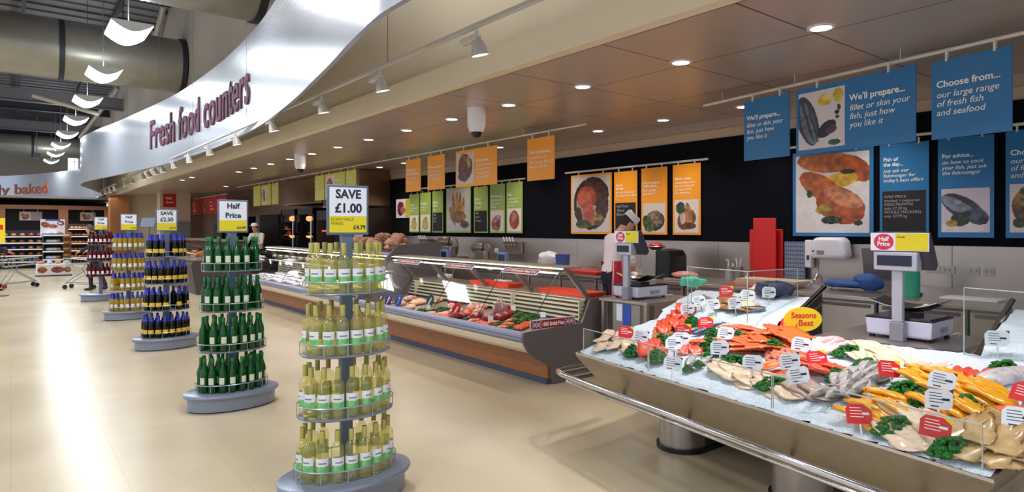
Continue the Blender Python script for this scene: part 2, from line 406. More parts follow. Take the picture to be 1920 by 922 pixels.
# ------------------------------------------------------------------ ROOF DUCTS
DUCT = mat('galvanised_duct', rgb(168,168,158), .36, .5, .12, 2)
def duct(y, z, r, x1, label, seam):
    rt = thing('ventilation_duct', label, 'duct', (x1, y, z))
    prof = []
    n = 110; mb = MB(); rings = []
    for k in range(n*2+1):
        x = -11*k/(2*n); rr = r*(1+(.016 if k % 2 else 0))
        rings.append([(x, rr*math.cos(2*PI*i/40), rr*math.sin(2*PI*i/40)) for i in range(40)])
    mb.loft(rings, cap=True); mb.build('duct_tube', DUCT, rt, ang=60)
    for sx in seam:
        mb = MB(); mb.loft([[(sx+d, (r+.045)*math.cos(2*PI*i/40), (r+.045)*math.sin(2*PI*i/40)) for i in range(40)] for d in (-.06,.06)]); mb.build('joint_ring', BEAMD, rt)
    for sx in (-1.5,-5): MB().tube([(sx,0,r),(sx,0,8.75-z)], .015, 6).build('hanger_rod', BEAMD, rt)
    return rt
duct(21.2, 6.48, .77, 4.02, 'large ribbed round duct crossing the roof behind the second hanging light', (-.03,-2.95))
duct(13.7, 6.72, .77, 4.02, 'large ribbed round duct at the very top of the picture, nearest the camera', (-.03,))
duct(47, 6.5, .6, 4.02, 'distant ribbed round duct beyond the row of hanging lights', (-.03,-3))
o = MB().tube([(-8,19.3,8.1),(4.05,19.3,8.1)], .28, 20).build('insulated_pipe', mat('foil_lagging', rgb(150,118,110), .35, .5, .4, 5)); tag(o, 'long foil-lagged pipe above the large duct under the roof', 'pipe')

# ------------------------------------------------------------------ PENDANT LIGHTS
EM = mat('lit_diffuser', (1,1,1), .5, emis=4.5)
def pendant():
    rt = thing('hanging_light', 'x', 'light', (0,0,0), 0, 'hanging lights down the store')
    W = .35; pr = []
    n = 14; rings = []
    for k in range(n+1):
        u = -1+2*k/n; x = W*u; z = -.12+.17*abs(u)**1.7
        rings.append([(x,-.56,z),(x,.56,z),(x,.56,z+.012),(x,-.56,z+.012)])
    mb = MB(); mb.loft(rings); mb.build('diffuser', EM, rt)
    mb = MB(); rings = []
    for k in range(n+1):
        u = -1+2*k/n; x = W*1.02*u; z = -.10+.17*abs(u)**1.7
        rings.append([(x,-.57,z),(x,.57,z),(x,.57,.09),(x,-.57,.09)])
    mb.loft(rings); mb.build('housing', mat('pendant_housing', rgb(210,212,214), .4), rt)
    MB().tube([(0,0,.1),(0,0,3.24)], .012, 6).build('suspension_rod', BEAM, rt)
    return rt
pd = pendant(); names = ['nearest and largest of the row', 'second in the row, before the large duct', 'third in the row, just below the large duct', 'fourth in the row', 'fifth in the row', 'sixth in the row', 'seventh in the row, by the far window', 'farthest and smallest of the row']
for i, y in enumerate(PEND_Y):
    o = pd if i == 0 else dup(pd); o.location = (1.83, y, 5.5); o['label'] = 'bright white curved hanging light, '+names[i]
    light('pendant_glow', 'AREA', (1.83, y, 5.33), K_PEND, (.93,.97,1), shape='RECTANGLE', size=.68, size_y=1.1)
    light('pendant_uplight', 'AREA', (1.83, y, 5.65), 28, (.93,.97,1), target=(1.83,y,9), shape='SQUARE', size=.6)
for x in (-2.6, -7.0):
    for i in range(8):
        y = 1.5+i*4.35
        o = dup(pd, (x, y, 5.5), label='bright white hanging light of the rows over the open shop floor'); o['group'] = 'hanging lights over the shop floor'
        if i % 2 == 0: light('pendant_glow', 'AREA', (x, y, 5.33), K_PEND*1.6, (.93,.97,1), shape='RECTANGLE', size=.68, size_y=1.1)
for y in (1.5, 5.9, 10.2):
    o = dup(pd, (1.83, y-.2, 5.5), label='bright white hanging light of the row continuing above the wine stands'); o['group'] = 'hanging lights over the wine stands'
    light('pendant_glow', 'AREA', (1.83, y-.2, 5.33), K_PEND, (.95,.97,1), shape='RECTANGLE', size=.68, size_y=1.1)
# small roof speaker
rt = thing('hanging_speaker', 'small grey speaker hanging on a thin rod over the bakery fascia', 'speaker', VY(69,292,44)); MB().box(-.16,.16,-.16,.16,-.15,.15).build('speaker_box', BEAM, rt, bevel=.03); MB().tube([(0,0,.15),(0,0,2.2)], .02, 6).build('suspension_rod', BEAM, rt)

# ------------------------------------------------------------------ DOWNLIGHTS
GLOW = mat('lit_lamp', (1,.93,.86), .5, emis=14)
dl = thing('recessed_downlight', 'x', 'light', (0,0,0), 0, 'recessed downlights in the ceiling')
MB().lathe([(.085,0),(.105,0),(.105,-.01),(.08,-.012),(.078,0)], 24).build('trim_ring', WHITE, dl); MB().lathe([(.0001,-.004),(.078,-.004),(.078,-.001),(.0001,-.001)], 20).build('lamp_lens', GLOW, dl)
ys1 = [2.49,3.84,5.18,6.54,7.9,9.25,10.65,12.02,13.4,14.78,16.15,17.57,18.98]; ys2 = [4.74,6.05,7.38,8.75,10.07,13.92,15.26,16.6]
first = True
ORD = ['','first','second','third','fourth','fifth','sixth','seventh','eighth','ninth','tenth','eleventh','twelfth','thirteenth']
for row, (x, ys) in enumerate(((5.07, ys1), (7.57, ys2), (4.46, [21.9,23.3]), (6.43, [25.8]))):
    for i, y in enumerate(ys):
        o = dl if first else dup(dl); first = False; o.location = (x, y, 3.249)
        o['label'] = ['round ceiling downlight in the long line over the counter fronts, '+('nearest the fish signs' if i == 0 else '%s after the nearest' % ORD[i]),
                      'round ceiling downlight near the back wall, '+('beside the small blue sign' if i == 0 else '%s beyond the one beside the blue sign' % ORD[i]),
                      'round ceiling downlight far left beyond the wine stands, %s of the pair' % ('nearer' if i == 0 else 'farther'), 'small round ceiling downlight far back above the red signs'][row]
        o['group'] = ['downlights over the counter fronts', 'downlights by the back wall', 'far left downlights', 'far back downlights'][row]
        light('downlight_beam', 'SPOT', (x, y, 3.22), K_DOWN*(1.7 if row == 1 else 1), (1,.9,.79), target=(x, y, 0), spot_size=2.0, spot_blend=.8, shadow_soft_size=.07)
light('downlight_beam', 'SPOT', (7.57, 3.3, 3.22), K_DOWN*1.7, (1,.9,.79), target=(7.57,3.3,0), spot_size=2.0, spot_blend=.8, shadow_soft_size=.07)
light('downlight_beam', 'SPOT', (7.57, 12, 3.22), K_DOWN, (1,.9,.79), target=(7.57,12,0), spot_size=2.0, spot_blend=.8, shadow_soft_size=.07)
# ceiling cameras
for i, (x, y) in enumerate(((4.89,7.01),(4.93,13.72))):
    rt = thing('dome_camera', ['white ceiling dome camera, the nearer and larger one', 'white ceiling dome camera farther left, above the wine price sign'][i], 'camera', (x,y,2.93))
    MB().lathe([(.09,.0),(.10,.03),(.12,.08),(.125,.32)], 20).build('camera_housing', WHITE, rt)
    MB().ell((0,0,.0), (.078,.078,.075), 16, 8).build('camera_dome', mat('smoked_dome', rgb(20,16,18), .1), rt)

# ------------------------------------------------------------------ TRACK LIGHTS
TRK = mat('track_white', rgb(214,212,208), .35, .2)
rt = thing('lighting_track', 'long straight white lighting track hanging in front of the cream wall', 'lighting track', (3.17,-1,3.4))
MB().box(-.02,.02,0,19.0,-.02,.02).build('track_bar', TRK, rt, bevel=.003)
for y in (4.6,7.2,9.8,12.4,16.5): MB().tube([(0,y,.02),(0,y,5.33)], .004, 5).build('suspension_wire', BEAM, rt)
ln_=0
rt = thing('lighting_track', 'short lighting track far left between the fascia and cream wall', 'lighting track', (3.17,18.6,3.4)); MB().box(-.02,.02,0,8.2,-.02,.02).build('track_bar', TRK, rt)
for y in (1,7 if 'short lighting' in rt['label'] else 5): MB().tube([(0,y,.02),(0,y,5.33)], .004, 5).build('suspension_wire', BEAM, rt)
rt = thing('lighting_track', 'shortest and farthest lighting track, beside the bakery', 'lighting track', (3.25,29.5,3.4)); MB().box(-.02,.02,0,6,-.02,.02).build('track_bar', TRK, rt)
for y in (1,7 if 'short lighting' in rt['label'] else 5): MB().tube([(0,y,.02),(0,y,5.33)], .004, 5).build('suspension_wire', BEAM, rt)
sp = thing('track_spotlight', 'x', 'spotlight', (0,0,0), 0, 'track spotlights')
MB().tube([(0,0,-.02),(0,0,-.07)], .018, 8).build('mounting_stem', TRK, sp)
MB().box(-.035,.035,-.02,.22,-.11,-.06).build('ballast_box', TRK, sp, bevel=.006)
M_ = Matrix.Rotation(math.radians(-14), 3, 'Y')
mb = MB(); mb.lathe([(.035,0),(.04,-.02),(.052,-.04),(.075,-.13),(.08,-.15),(.074,-.15),(.05,-.06),(.001,-.05)], 20); mb.v = [tuple(M_ @ Vector(v)+Vector((0,0,-.085))) for v in mb.v]; mb.build('lamp_shade', mat('lamp_shade_grey', rgb(196,192,186), .4, .2), sp)
mb = MB(); mb.lathe([(.0001,-.142),(.073,-.142),(.073,-.138),(.0001,-.138)], 18); mb.v = [tuple(M_ @ Vector(v)+Vector((0,0,-.085))) for v in mb.v]; mb.build('lamp_lens', GLOW, sp)
hy = [4.54,6.38,8.05,10.05,12.09,14.08,15.98,17.7,19.2,20.2,21.3,22.3,24.6,26.3,30,31.5,33,34.8]
lb = ['nearest and largest head on the long track', 'second head on the long track', 'third head on the long track', 'fourth head, where the track passes behind the fascia']
for i, y in enumerate(hy):
    o = sp if i == 0 else dup(sp); o.location = (3.17 if y < 28 else 3.25, y, 3.38)
    if i < 4: o['label'] = 'grey track spotlight, '+lb[i]; o['group'] = 'nearest track spotlights'
    elif y < 18.5: o['label'] = 'small grey track spotlight peeping out below the curved fascia'; o['group'] = 'spotlights under the fascia edge'
    elif y < 28: o['label'] = 'small grey spotlight on the short far-left track'; o['group'] = 'spotlights on the short track'
    else: o['label'] = 'tiny grey spotlight in the farthest cluster beside the bakery'; o['group'] = 'farthest spotlight cluster'
    if i < 14: light('track_beam', 'SPOT', (3.2, y, 3.18), K_TRACK, (1,.88,.76), target=(4.7, y-.3, .6), spot_size=1.5, spot_blend=.9, shadow_soft_size=.06)
for y in (-.5, 1.0, 2.4):
    o = dup(sp, (3.17, y, 3.38), label='grey track spotlight at the near end of the long track, aimed at the fish'); o['group'] = 'near end track spotlights'
    light('track_beam', 'SPOT', (3.2, y, 3.18), K_TRACK*1.5, (1,.95,.92), target=(4.1, y+.25, .8), spot_size=1.5, spot_blend=.8, shadow_soft_size=.06)
# ------------------------------------------------------------------ ordinals for repeats
ORDW = ['leftmost','second from left','third from left','fourth from left','fifth from left','sixth from left','seventh from left','eighth from left','ninth from left','tenth from left']+[w_+' from left' for w_ in ('eleventh','twelfth','thirteenth','fourteenth','fifteenth','sixteenth','seventeenth','eighteenth','nineteenth','twentieth')]
def proj(p):
    Z = SN*p[0]+CS*p[1]; X = CS*p[0]-SN*p[1]
    return 960+1200*X/max(Z, .01), 428-1200*(p[2]-1.65)/max(Z, .01)
def ordinals(objs, base, group=None):
    objs = sorted(objs, key=lambda o: proj(o.location)[0])
    for i, o in enumerate(objs):
        k = len(objs)-1-i
        wd = 'only one' if len(objs) == 1 else (ORDW[i] if i <= k or k >= 10 else ('rightmost' if k == 0 else ORDW[k].replace('from left', 'from right')))
        o['label'] = base if len(objs) == 1 else base+', '+wd
        if group: o['group'] = group
def prefix(pred): return [o for o in COL.objects if o.parent is None and pred(o)]
gp = lambda g, lab=None: [o for o in COL.objects if o.parent is None and o.get('group') == g and (lab is None or lab in o.get('label', ''))]
ordinals(gp('hanging lights over the shop floor'), 'white hanging light over the shop floor')
ordinals(gp('hanging lights over the wine stands'), 'white hanging light over the wine stands')
ordinals(gp('spotlights under the fascia edge'), 'small grey spotlight peeping out below curved fascia')
ordinals(gp('spotlights on the short track'), 'small grey spotlight on the short far-left track')
ordinals(gp('farthest spotlight cluster'), 'tiny grey spotlight in the farthest cluster')
ordinals(gp('near end track spotlights'), 'grey track spotlight on the near end of the long track')

# ------------------------------------------------------------------ WINE STANDS
def bottle(name, body_m, cap_m, lab_ms, prof='bordeaux', cap0=.222, lab=(.055,.145), collar=None, split=.5, wide=1.25):
    rt = thing(name, 'x', 'bottle', (0,0,0))
    if prof == 'bordeaux': pr = [(.0001,.002),(.034,0),(.037,.006),(.037,.185),(.034,.203),(.024,.218),(.0155,.230),(.0140,.24),(.0140,.292),(.0001,.293)]
    else: pr = [(.0001,.002),(.034,0),(.0365,.006),(.0365,.165),(.032,.19),(.022,.215),(.0155,.24),(.0145,.26),(.014,.300),(.0001,.301)]
    MB().lathe(pr, 18).build('glass_body', body_m, rt, ang=80)
    zt = pr[-1][1]
    MB().lathe([(.0158,cap0+.012),(.0158,zt+.002),(.0145,zt+.004),(.0001,zt+.004)], 14).build('foil_capsule', cap_m, rt, ang=50)
    mb = MB(); n = 10; zs = [lab[0], lab[0]+(lab[1]-lab[0])*(1-split), lab[1]]
    for k in range(2):
        mb.cur = 1-k; ring = []
        if k == 0 and split >= .999: continue
        for z in (zs[k], zs[k+1]): ring.append([((.0378)*math.sin(wide*(-1+2*i/n)), -(.0378)*math.cos(wide*(-1+2*i/n)), z) for i in range(n+1)])
        mb.loft(ring, cap=False, close=False)
    l = mb.build('paper_label', lab_ms, rt)
    if split < .999:   # brand line on the label
        MB().loft([[(.0382*math.sin(.6*(-1+2*i/6)), -.0382*math.cos(.6*(-1+2*i/6)), z) for i in range(7)] for z in (zs[1]+.013, zs[1]+.021)], cap=False, close=False).build('label_print', mat('label_ink', rgb(120,126,150), .6), l)
    if collar:
        mb = MB(); mb.lathe([(.018,.295),(.0165,.30),(.019,.24),(.034,.215),(.0345,.218),(.0195,.243)], 14); mb.build('hanging_collar', collar, rt)
    return rt
GRN_LAB = mat('green_label_foot', rgb(150,204,130), .5, c2=rgb(90,180,110), scale=40)
LABW = mat('white_paper_label', rgb(226,228,236), .55)
b_white = bottle('wine_bottle', clear('pale_wine_glass', (.99,.975,.76), 1.0, .09, rgb(232,222,130)), mat('olive_gold_foil', rgb(176,166,88), .4, .2), [LABW, GRN_LAB])
b_green = bottle('wine_bottle', clear('green_wine_glass', (.05,.42,.12), .5, .40, rgb(8,104,36)), mat('dark_green_foil', rgb(14,112,48), .35, .2), [mat('cream_paper_label', rgb(214,218,196), .55)], 'hock', .255, (.075,.135), split=1, wide=.62)
YL = mat('yellow_paper_label', rgb(232,190,28), .5)
BLUEF = mat('blue_foil', rgb(30,44,160), .35)
b_dark = bottle('wine_bottle', clear('black_wine_glass', (.03,.03,.02), .3, .8, rgb(14,14,16)), BLUEF, [YL], 'bordeaux', .245, (.05,.105), collar=BLUEF, split=1)
b_yel = bottle('wine_bottle', clear('golden_wine_glass', (.86,.76,.3), .3, .4, rgb(206,176,60)), BLUEF, [LABW], 'bordeaux', .235, (.05,.115), collar=BLUEF, split=1, wide=.8)
b_rose = bottle('wine_bottle', clear('red_wine_glass', (.4,.03,.05), .2, .6, rgb(110,14,26)), mat('dark_foil', rgb(30,14,18), .35), [LABW], 'bordeaux', .225, (.06,.13), split=1, wide=.7)
BASEM = mat('stand_base_metal', rgb(134,142,160), .33, .35)
WIREM = mat('stand_wire', rgb(168,176,190), .3, .6)
POSTM = mat('stand_post', rgb(104,118,142), .4, .3)
NW = {'n': 0}
def stand(x, y, where, proto, kind, tiers, sign, a0=.255, z0=.17, step=.365, base_label='', inner=False):
    rt = thing('wine_stand', base_label, 'display stand', (x, y, 0))
    def oval(a, b, z, n=56): return [(a*math.cos(2*PI*i/n), b*math.sin(2*PI*i/n), z) for i in range(n)]
    mb = MB(); mb.loft([oval(.385,.245,.012), oval(.385,.245,.118), oval(.395,.255,.12), oval(.415,.275,.128), oval(.42,.28,.142), oval(.415,.275,.156), oval(.39,.25,.165), oval(.01,.01,.165)])
    mb.build('base', BASEM, rt, ang=35)
    MB().loft([oval(.37,.23,0), oval(.37,.23,.014)]).build('toe_ring', DARK, rt)
    top = z0+step*(tiers-1)
    MB().box(-.036,.036,-.02,.02,.165,1.64).build('post', POSTM, rt, bevel=.004)
    bs = []
    for t in range(tiers):
        z = z0+step*t; k = 1+.07*(tiers-1-t); a, b = a0*k, .178*k
        tr = None
        if t > 0:
            mb = MB(); mb.loft([oval(a,b,z-.012), oval(a+.008,b+.008,z-.006), oval(a,b,z)]); tr = mb.build('tier_tray', BASEM, rt)
        R_ = MB(); R_.tube(oval(a+.008,b+.008,z+.068), .0042, 6, closed=True)
        n = 12; mb = R_
        for i in range(n):
            th = 2*PI*(i+.5)/n; px, py = (a+.008)*math.cos(th), (b+.008)*math.sin(th); mb.tube([(px,py,z-.004),(px,py,z+.068)], .003, 5)
        mb.build('guard_rail', WIREM, tr if tr else rt)
        # bottles stand round the tray
        per = 2*PI*math.sqrt(((a-.042)**2+(b-.042)**2)/2)*.985; nb = int(per/.0775)
        ths = []; rings = [(a-.042, b-.042, nb)]
        if inner: rings.append((.112, .0, 2) if t > 1 else (a-.125, max(b-.120,.082), 7-t))
        front, back = [], []
        for (ra, rb, m) in rings:
            # equal arc spacing round the oval
            pts = [(ra*math.cos(2*PI*i/240), rb*math.sin(2*PI*i/240)) for i in range(241)]
            L = [0]
            for i in range(240): L.append(L[-1]+math.dist(pts[i], pts[i+1]))
            for i in range(m):
                if m == 2: pts = [((-.112, .112)[i], 0)]*241; L = list(range(241)); rb = .05; ra = .112
                l = L[-1]*((i+.37*(t % 2)+.2)/m % 1); j = int(np.searchsorted(L, l)); q = pts[j]
                if m == nb and random.random() < .04: continue
                ang = math.atan2(q[1]/rb**2, q[0]/ra**2)+PI/2+random.uniform(-.25,.25)
                if NW.get(kind) is None: o = proto; NW[kind] = 1
                else: o = dup(proto)
                o.location = (x+q[0], y+q[1], z+.001); o.rotation_euler = (0,0,ang)
                (front if q[0]*SN+q[1]*CS < 0 else back).append(o)
        tn = {4: ['bottom','third-down','second-down','top'], 3: ['bottom','middle','top']}[tiers][t]
        ordinals(front, '%s, front of the %s tier, %s' % (kind, tn, where), '%s on the %s tier, %s' % (kind, tn, where))
        ordinals(back, '%s, back of the %s tier, %s' % (kind, tn, where), '%s on the %s tier, %s' % (kind, tn, where))
    # price sign
    l1, l2, l3, l4, s1, s2 = sign
    sg = MB().box(-.135,.135,-.030,-.018,1.61,1.915).build('price_sign', POSTM, rt, bevel=.003)
    MB().box(-.120,.120,-.033,-.030,1.725,1.900).build('white_card', WCARD, sg); MB().box(-.120,.120,-.033,-.030,1.625,1.725).build('yellow_strip', YEL, sg)
    text(l1, s1, INK, sg, (0,-.0335,1.835), align='CENTER', bold=.03); text(l2, s2, INK, sg, (0,-.0335,1.748), align='CENTER', bold=.03)
    if l3: text(l3, .026, mat('olive_ink', rgb(130,124,30), .5), sg, (-.112,-.0335,1.697))
    text(l4, .036, INK, sg, (.112,-.0335,1.645), align='RIGHT', bold=.02)
    return rt
WX = 1.63
stand(WX, 3.74, 'nearest stand', b_white, 'pale wine bottle', 4, ('SAVE','£1.00','ECHO FALLS\nWINES','£4.79',.074,.078), base_label='nearest oval wine stand with SAVE £1.00 sign and pale bottles')
stand(WX+.0, 6.32, 'second stand', b_green, 'green wine bottle', 4, ('Half','Price','','£4.49',.068,.068), base_label='second oval wine stand with Half Price sign and green bottles', inner=True)
stand(WX+.07, 9.95, 'third stand', b_dark, 'dark wine bottle', 4, ('SAVE','£2.50','','£3.99',.070,.072), base_label='third oval wine stand with SAVE £2.50 sign and blue-necked dark bottles')
stand(WX+.07, 13.55, 'fourth stand', b_yel, 'golden wine bottle', 4, ('Half','Price','','£4.99',.064,.064), base_label='fourth oval wine stand with small Half Price sign and golden bottles')
stand(WX-.0, 17.4, 'fifth stand', b_rose, 'rosé wine bottle', 3, ('Half','Price','','£5.49',.064,.064), z0=.55, base_label='farthest oval wine stand, with rosé bottles, before the trolley')

# ------------------------------------------------------------------ SIGN BOARDS
def board(name, label, cat, P, Q, z0, z1, m, thick=.01, clips=True, group=None, cliplen=.07):
    """P, Q: left and right bottom corners as seen; local x right, y into the depth, z up from z0"""
    d = Vector((Q[0]-P[0], Q[1]-P[1])); w_ = d.length; rz = math.atan2(d.y, d.x)
    rt = thing(name, label, cat, ((P[0]+Q[0])/2, (P[1]+Q[1])/2, z0), rz, group)
    MB().box(-w_/2,w_/2,-thick/2,thick/2,0,z1-z0).build('panel', m, rt)
    if clips:
        for x in (-w_*.3, w_*.3):
            MB().box(x-.008,x+.008,-.012,.012,z1-z0-.02,z1-z0+cliplen).build('hanging_clip', TRK, rt)
    return rt, w_, z1-z0
BLUE = mat('blue_card', rgb(32,112,172), .4); ORG = mat('orange_card', rgb(246,160,24), .4); GRNC = mat('green_card', rgb(156,178,82), .4); LIME = mat('lime_card', rgb(204,206,70), .4); REDC = mat('red_sign_card', rgb(196,30,36), .4)
CHALK = mat('chalkboard', rgb(28,28,36), .7); CHK = mat('chalk_lines', rgb(170,160,170), .8)
def lines(rt, head, body, x, z, s, y=-.008, m=WTXT):
    text(head, s, m, rt, (x, y, z), bold=.02); n = head.count('\n')+1
    text(body, s*.96, m, rt, (x, y, z-s*1.12*n), shear=.2, lsp=1.0)
def rail(name, label, P, Q, r=.014, hang=True, ceil=3.25):
    P, Q = Vector(P), Vector(Q); rt = thing(name, label, 'sign rail', P); d = Q-P
    MB().tube([(0,0,0), tuple(d)], r, 10).build('rail_tube', TRK, rt)
    if hang:
        for t in (.08, .35, .65, .92): MB().tube([tuple(d*t), (d.x*t, d.y*t, ceil-P.z)], .004, 5).build('suspension_wire', TRK, rt)
    return rt
# blue fish signs, front row
rail('sign_rail', 'silver hanging rail carrying the three large blue fish signs', (6.63,4.68,3.14), (6.02,1.10,3.14), .018)
PRED = lambda px, h=2.4, py=0: G(px, py, h)
rt, w_, h_ = board('hanging_sign', "small blue hanging sign reading We'll prepare, at the left end of its rail", 'sign', (6.44,4.02), (6.345,3.44), 2.4, 3.06, BLUE)
lines(rt, "We'll prepare...", 'fillet or skin your\nfish, just how\nyou like it', -w_/2+.04, .44, .070)
rt, w_, h_ = board('hanging_sign', "wide blue hanging sign with fish photo, reading We'll prepare", 'sign', (6.33,3.36), (6.13,2.19), 2.4, 3.06, BLUE)
FISHIM = paint((216,208,214), [(.20,.5,.22,.46,.35,(70,84,110),.3),(.22,.46,.14,.40,.35,(150,160,180),.35),(.2,.5,.03,.42,.35,(60,70,96),.3),(.33,.44,.025,.36,.35,(70,80,104),.3),(.62,.32,.22,.12,.5,(30,34,50),.4),(.72,.30,.12,.07,.2,(90,70,90),.3),(.58,.82,.15,.10,0,(236,200,60),.15),(.62,.86,.1,.06,0,(250,230,120),.1),(.86,.86,.11,.12,0,(240,214,60),.15),(.84,.58,.05,.04,0,(80,60,60),.6),(.88,.66,.04,.05,0,(110,90,60),.6),(.85,.5,.04,.03,0,(70,70,80),.6),(.78,.08,.13,.05,0,(60,120,60),.3)], 72, 80, 3)
picture(FISHIM, -w_/2+.03, -w_/2+w_*.45, .04, .61, -.007, rt)
lines(rt, "We'll prepare...", 'fillet or skin your\nfish, just how\nyou like it', -w_/2+w_*.49, .45, .083)
rt, w_, h_ = board('hanging_sign', 'blue hanging sign reading Choose from, nearest the camera on its rail', 'sign', (6.16,2.08), (6.06,1.50), 2.4, 3.06, BLUE)
lines(rt, 'Choose from...', 'our large range\nof fresh fish\nand seafood', -w_/2+.04, .43, .078)
# orange meat signs, front row
rail('sign_rail', 'long silver hanging rail carrying the orange meat and lime deli signs', (6.46,24.5,3.14), (6.48,6.55,3.14), .014)
ROAST = paint((206,196,190), [(.5,.55,.4,.42,.3,(150,70,36),.4),(.42,.6,.2,.4,.2,(196,110,60),.4),(.6,.4,.16,.3,-.2,(120,44,24),.4),(.3,.25,.22,.14,0,(170,60,36),.4),(.7,.7,.1,.22,0,(230,180,130),.3),(.45,.12,.12,.05,0,(70,120,50),.4)], 48, 60, 5)
for px0, px1, lab, hd, bd, pic in ((761,789,'narrow orange hanging meat sign, leftmost of the four','All our meat\nis 100% British...','we only select\nthe best',0),(802,834,'narrow orange hanging meat sign, second of the four','We can prepare...','all our meat to\nyour liking. Just\nask the butcher',0),
        (855,932,'wide orange hanging sign with photo of roast ribs','All our meat...','comes from farms\nwe can trust and\nis prepared by\nour butchers',1),(989,1040,'separate orange hanging sign at the right end of the meat rail','You can choose...','as much or as\nlittle as you like. Just\nask the butcher',0)):
    P = G(px0, 428-88*(0+117/117)*1, 2.4); y0 = VX(px0, 400, 6.47).y; y1 = VX(px1, 400, 6.47).y
    rt, w_, h_ = board('hanging_sign', lab, 'sign', (6.47,y0), (6.47,y1), 2.4, 3.06, ORG)
    if pic: picture(ROAST, -w_/2+.03, -w_/2+w_*.47, .05, .61, -.007, rt); lines(rt, hd, bd, -w_/2+w_*.52, .42, .072)
    else: lines(rt, hd, bd, -w_/2+.05, .42, .07 if w_ > .8 else .075)
DELI = paint((226,214,206), [(.45,.6,.3,.3,0,(214,60,50),.3),(.4,.7,.16,.14,0,(240,110,90),.3),(.5,.25,.4,.16,0,(236,200,190),.2),(.6,.3,.2,.1,.4,(200,60,60),.3)], 32, 40, 6)
for k, (px0, px1) in enumerate(((475,489),(490,508),(509,522),(590,608),(609,647),(648,668))):
    y0, y1 = VX(px0, 400, 6.5).y, VX(px1, 400, 6.5).y
    rt, w_, h_ = board('hanging_sign', 'lime hanging deli sign, %s of the %s trio' % (['left','middle','right'][k % 3], 'farther' if k < 3 else 'nearer'), 'sign', (6.5,y0-.03), (6.5,y1), 2.4, 3.06, LIME)
    if k % 3 == 1: picture(DELI, -w_/2+.04, -w_/2+w_*.5, .05, .6, -.007, rt); lines(rt, 'Sliced...', 'freshly cut\nfor you\nto enjoy', 0.04, .44, .11)
    else: lines(rt, 'All our...', 'cheese and\nmeats are\ncut fresh\nfor you', -w_/2+.1, .46, .10)
# red signs, far
rail('sign_rail', 'far rail with the red hot-food signs', (6.9,33.5,3.05), (6.9,27.5,3.05), .02)
for k, (px0, px1) in enumerate(((361,378),(380,408),(409,424))):
    y0, y1 = VX(px0, 400, 6.9).y, VX(px1, 400, 6.9).y
    rt, w_, h_ = board('hanging_sign', 'red hanging hot-food sign, %s of three beyond the green stand' % ['left','middle','right'][k], 'sign', (6.9,y0), (6.9,y1), 2.3, 3.0, REDC, clips=False)
    if k == 1: picture(paint((200,40,36), [(.3,.5,.22,.46,0,(226,200,150),.3),(.3,.5,.12,.36,.2,(160,80,40),.4)], 32, 32, 8), -w_/2+.05, 0, .04, .66, -.007, rt)
    lines(rt, 'Hot', 'food to\ntake home', (.05 if k == 1 else -w_/2+.15), .45, .14)
rt, w_, h_ = board('hanging_sign', 'red wall sign on the pale column, behind the third wine stand', 'sign', VY(306,392,31.99), VY(330,392,31.99), 2.6, 3.2, REDC, clips=False)
lines(rt, 'Hot', 'food', -w_/2+.1, .35, .16)
# posters on the back wall
FX = 8.235
def poster(px0, px1, pyt, pyb, m, lab, parts):
    a, b = VX(px0, pyb, FX), VX(px1, pyb, FX); zt = VX((px0+px1)/2, pyt, FX).z
    rt, w_, h_ = board('wall_poster', lab, 'poster', a, b, 1.55, zt, m, .012, clips=True, cliplen=.05)
    parts(rt, w_, h_); return rt
def p_text(hd, bd, s, top=.14): return lambda rt, w_, h_: lines(rt, hd, bd, -w_/2+.04, h_-top, s)
def p_photo(im, f0, f1, e=.035): return lambda rt, w_, h_: picture(im, -w_/2+e, w_/2-e, h_*f0+e, h_*f1-e, -.0085, rt)
def p_chalk(f0, f1, txt, s=.05):
    def f(rt, w_, h_):
        q = MB().box(-w_/2+.03,w_/2-.03,-.010,-.006,h_*f0+.03,h_*f1-.02).build('chalkboard_panel', CHALK, rt); text(txt, s, CHK, q, (-w_/2+.05,-.0115,h_*f1-.1), shear=.15)
    return f
def both(*fs): return lambda rt, w_, h_: [f(rt, w_, h_) for f in fs]
BEEF = paint((204,194,190), [(.5,.5,.46,.46,0,(50,34,26),.3),(.5,.5,.38,.38,0,(196,180,166),.2),(.62,.72,.36,.25,-.3,(120,64,34),.5),(.4,.62,.26,.2,0,(206,86,54),.25),(.36,.6,.18,.14,0,(222,110,74),.2),(.45,.32,.16,.22,.2,(214,100,66),.25),(.2,.3,.08,.16,.3,(90,44,26),.4),(.8,.4,.16,.14,0,(110,50,34),.4),(.7,.22,.16,.1,0,(220,180,90),.5),(.3,.14,.2,.08,0,(120,130,50),.5)], 80, 110, 11)
FAG = paint((214,206,196), [(.55,.4,.42,.34,0,(60,40,24),.3),(.55,.46,.36,.28,0,(196,160,110),.5),(.5,.6,.26,.14,.3,(220,190,150),.5),(.2,.3,.18,.3,.4,(90,120,40),.5),(.3,.12,.22,.1,0,(120,140,60),.4)], 48, 60, 12)
CHOP = paint((222,214,206), [(.5,.4,.4,.3,.4,(200,110,50),.35),(.6,.5,.14,.4,.2,(226,150,90),.3),(.35,.45,.12,.2,0,(236,214,190),.2),(.25,.75,.2,.18,.3,(70,110,40),.5),(.6,.2,.3,.1,0,(150,70,36),.4)], 48, 60, 13)
poster(1071,1147,326,440,ORG,'large orange-bordered wall poster of sliced roast beef', p_photo(BEEF,0,1))
poster(1152,1195,321,440,ORG,'orange wall poster with chalkboard, behind the butcher', both(p_text('Cut of\nthe day...','just ask the butcher\nfor today\'s best offers',.055,.25), p_chalk(.02,.52,'Half Price\n Sliced\nSilverside',.07)))
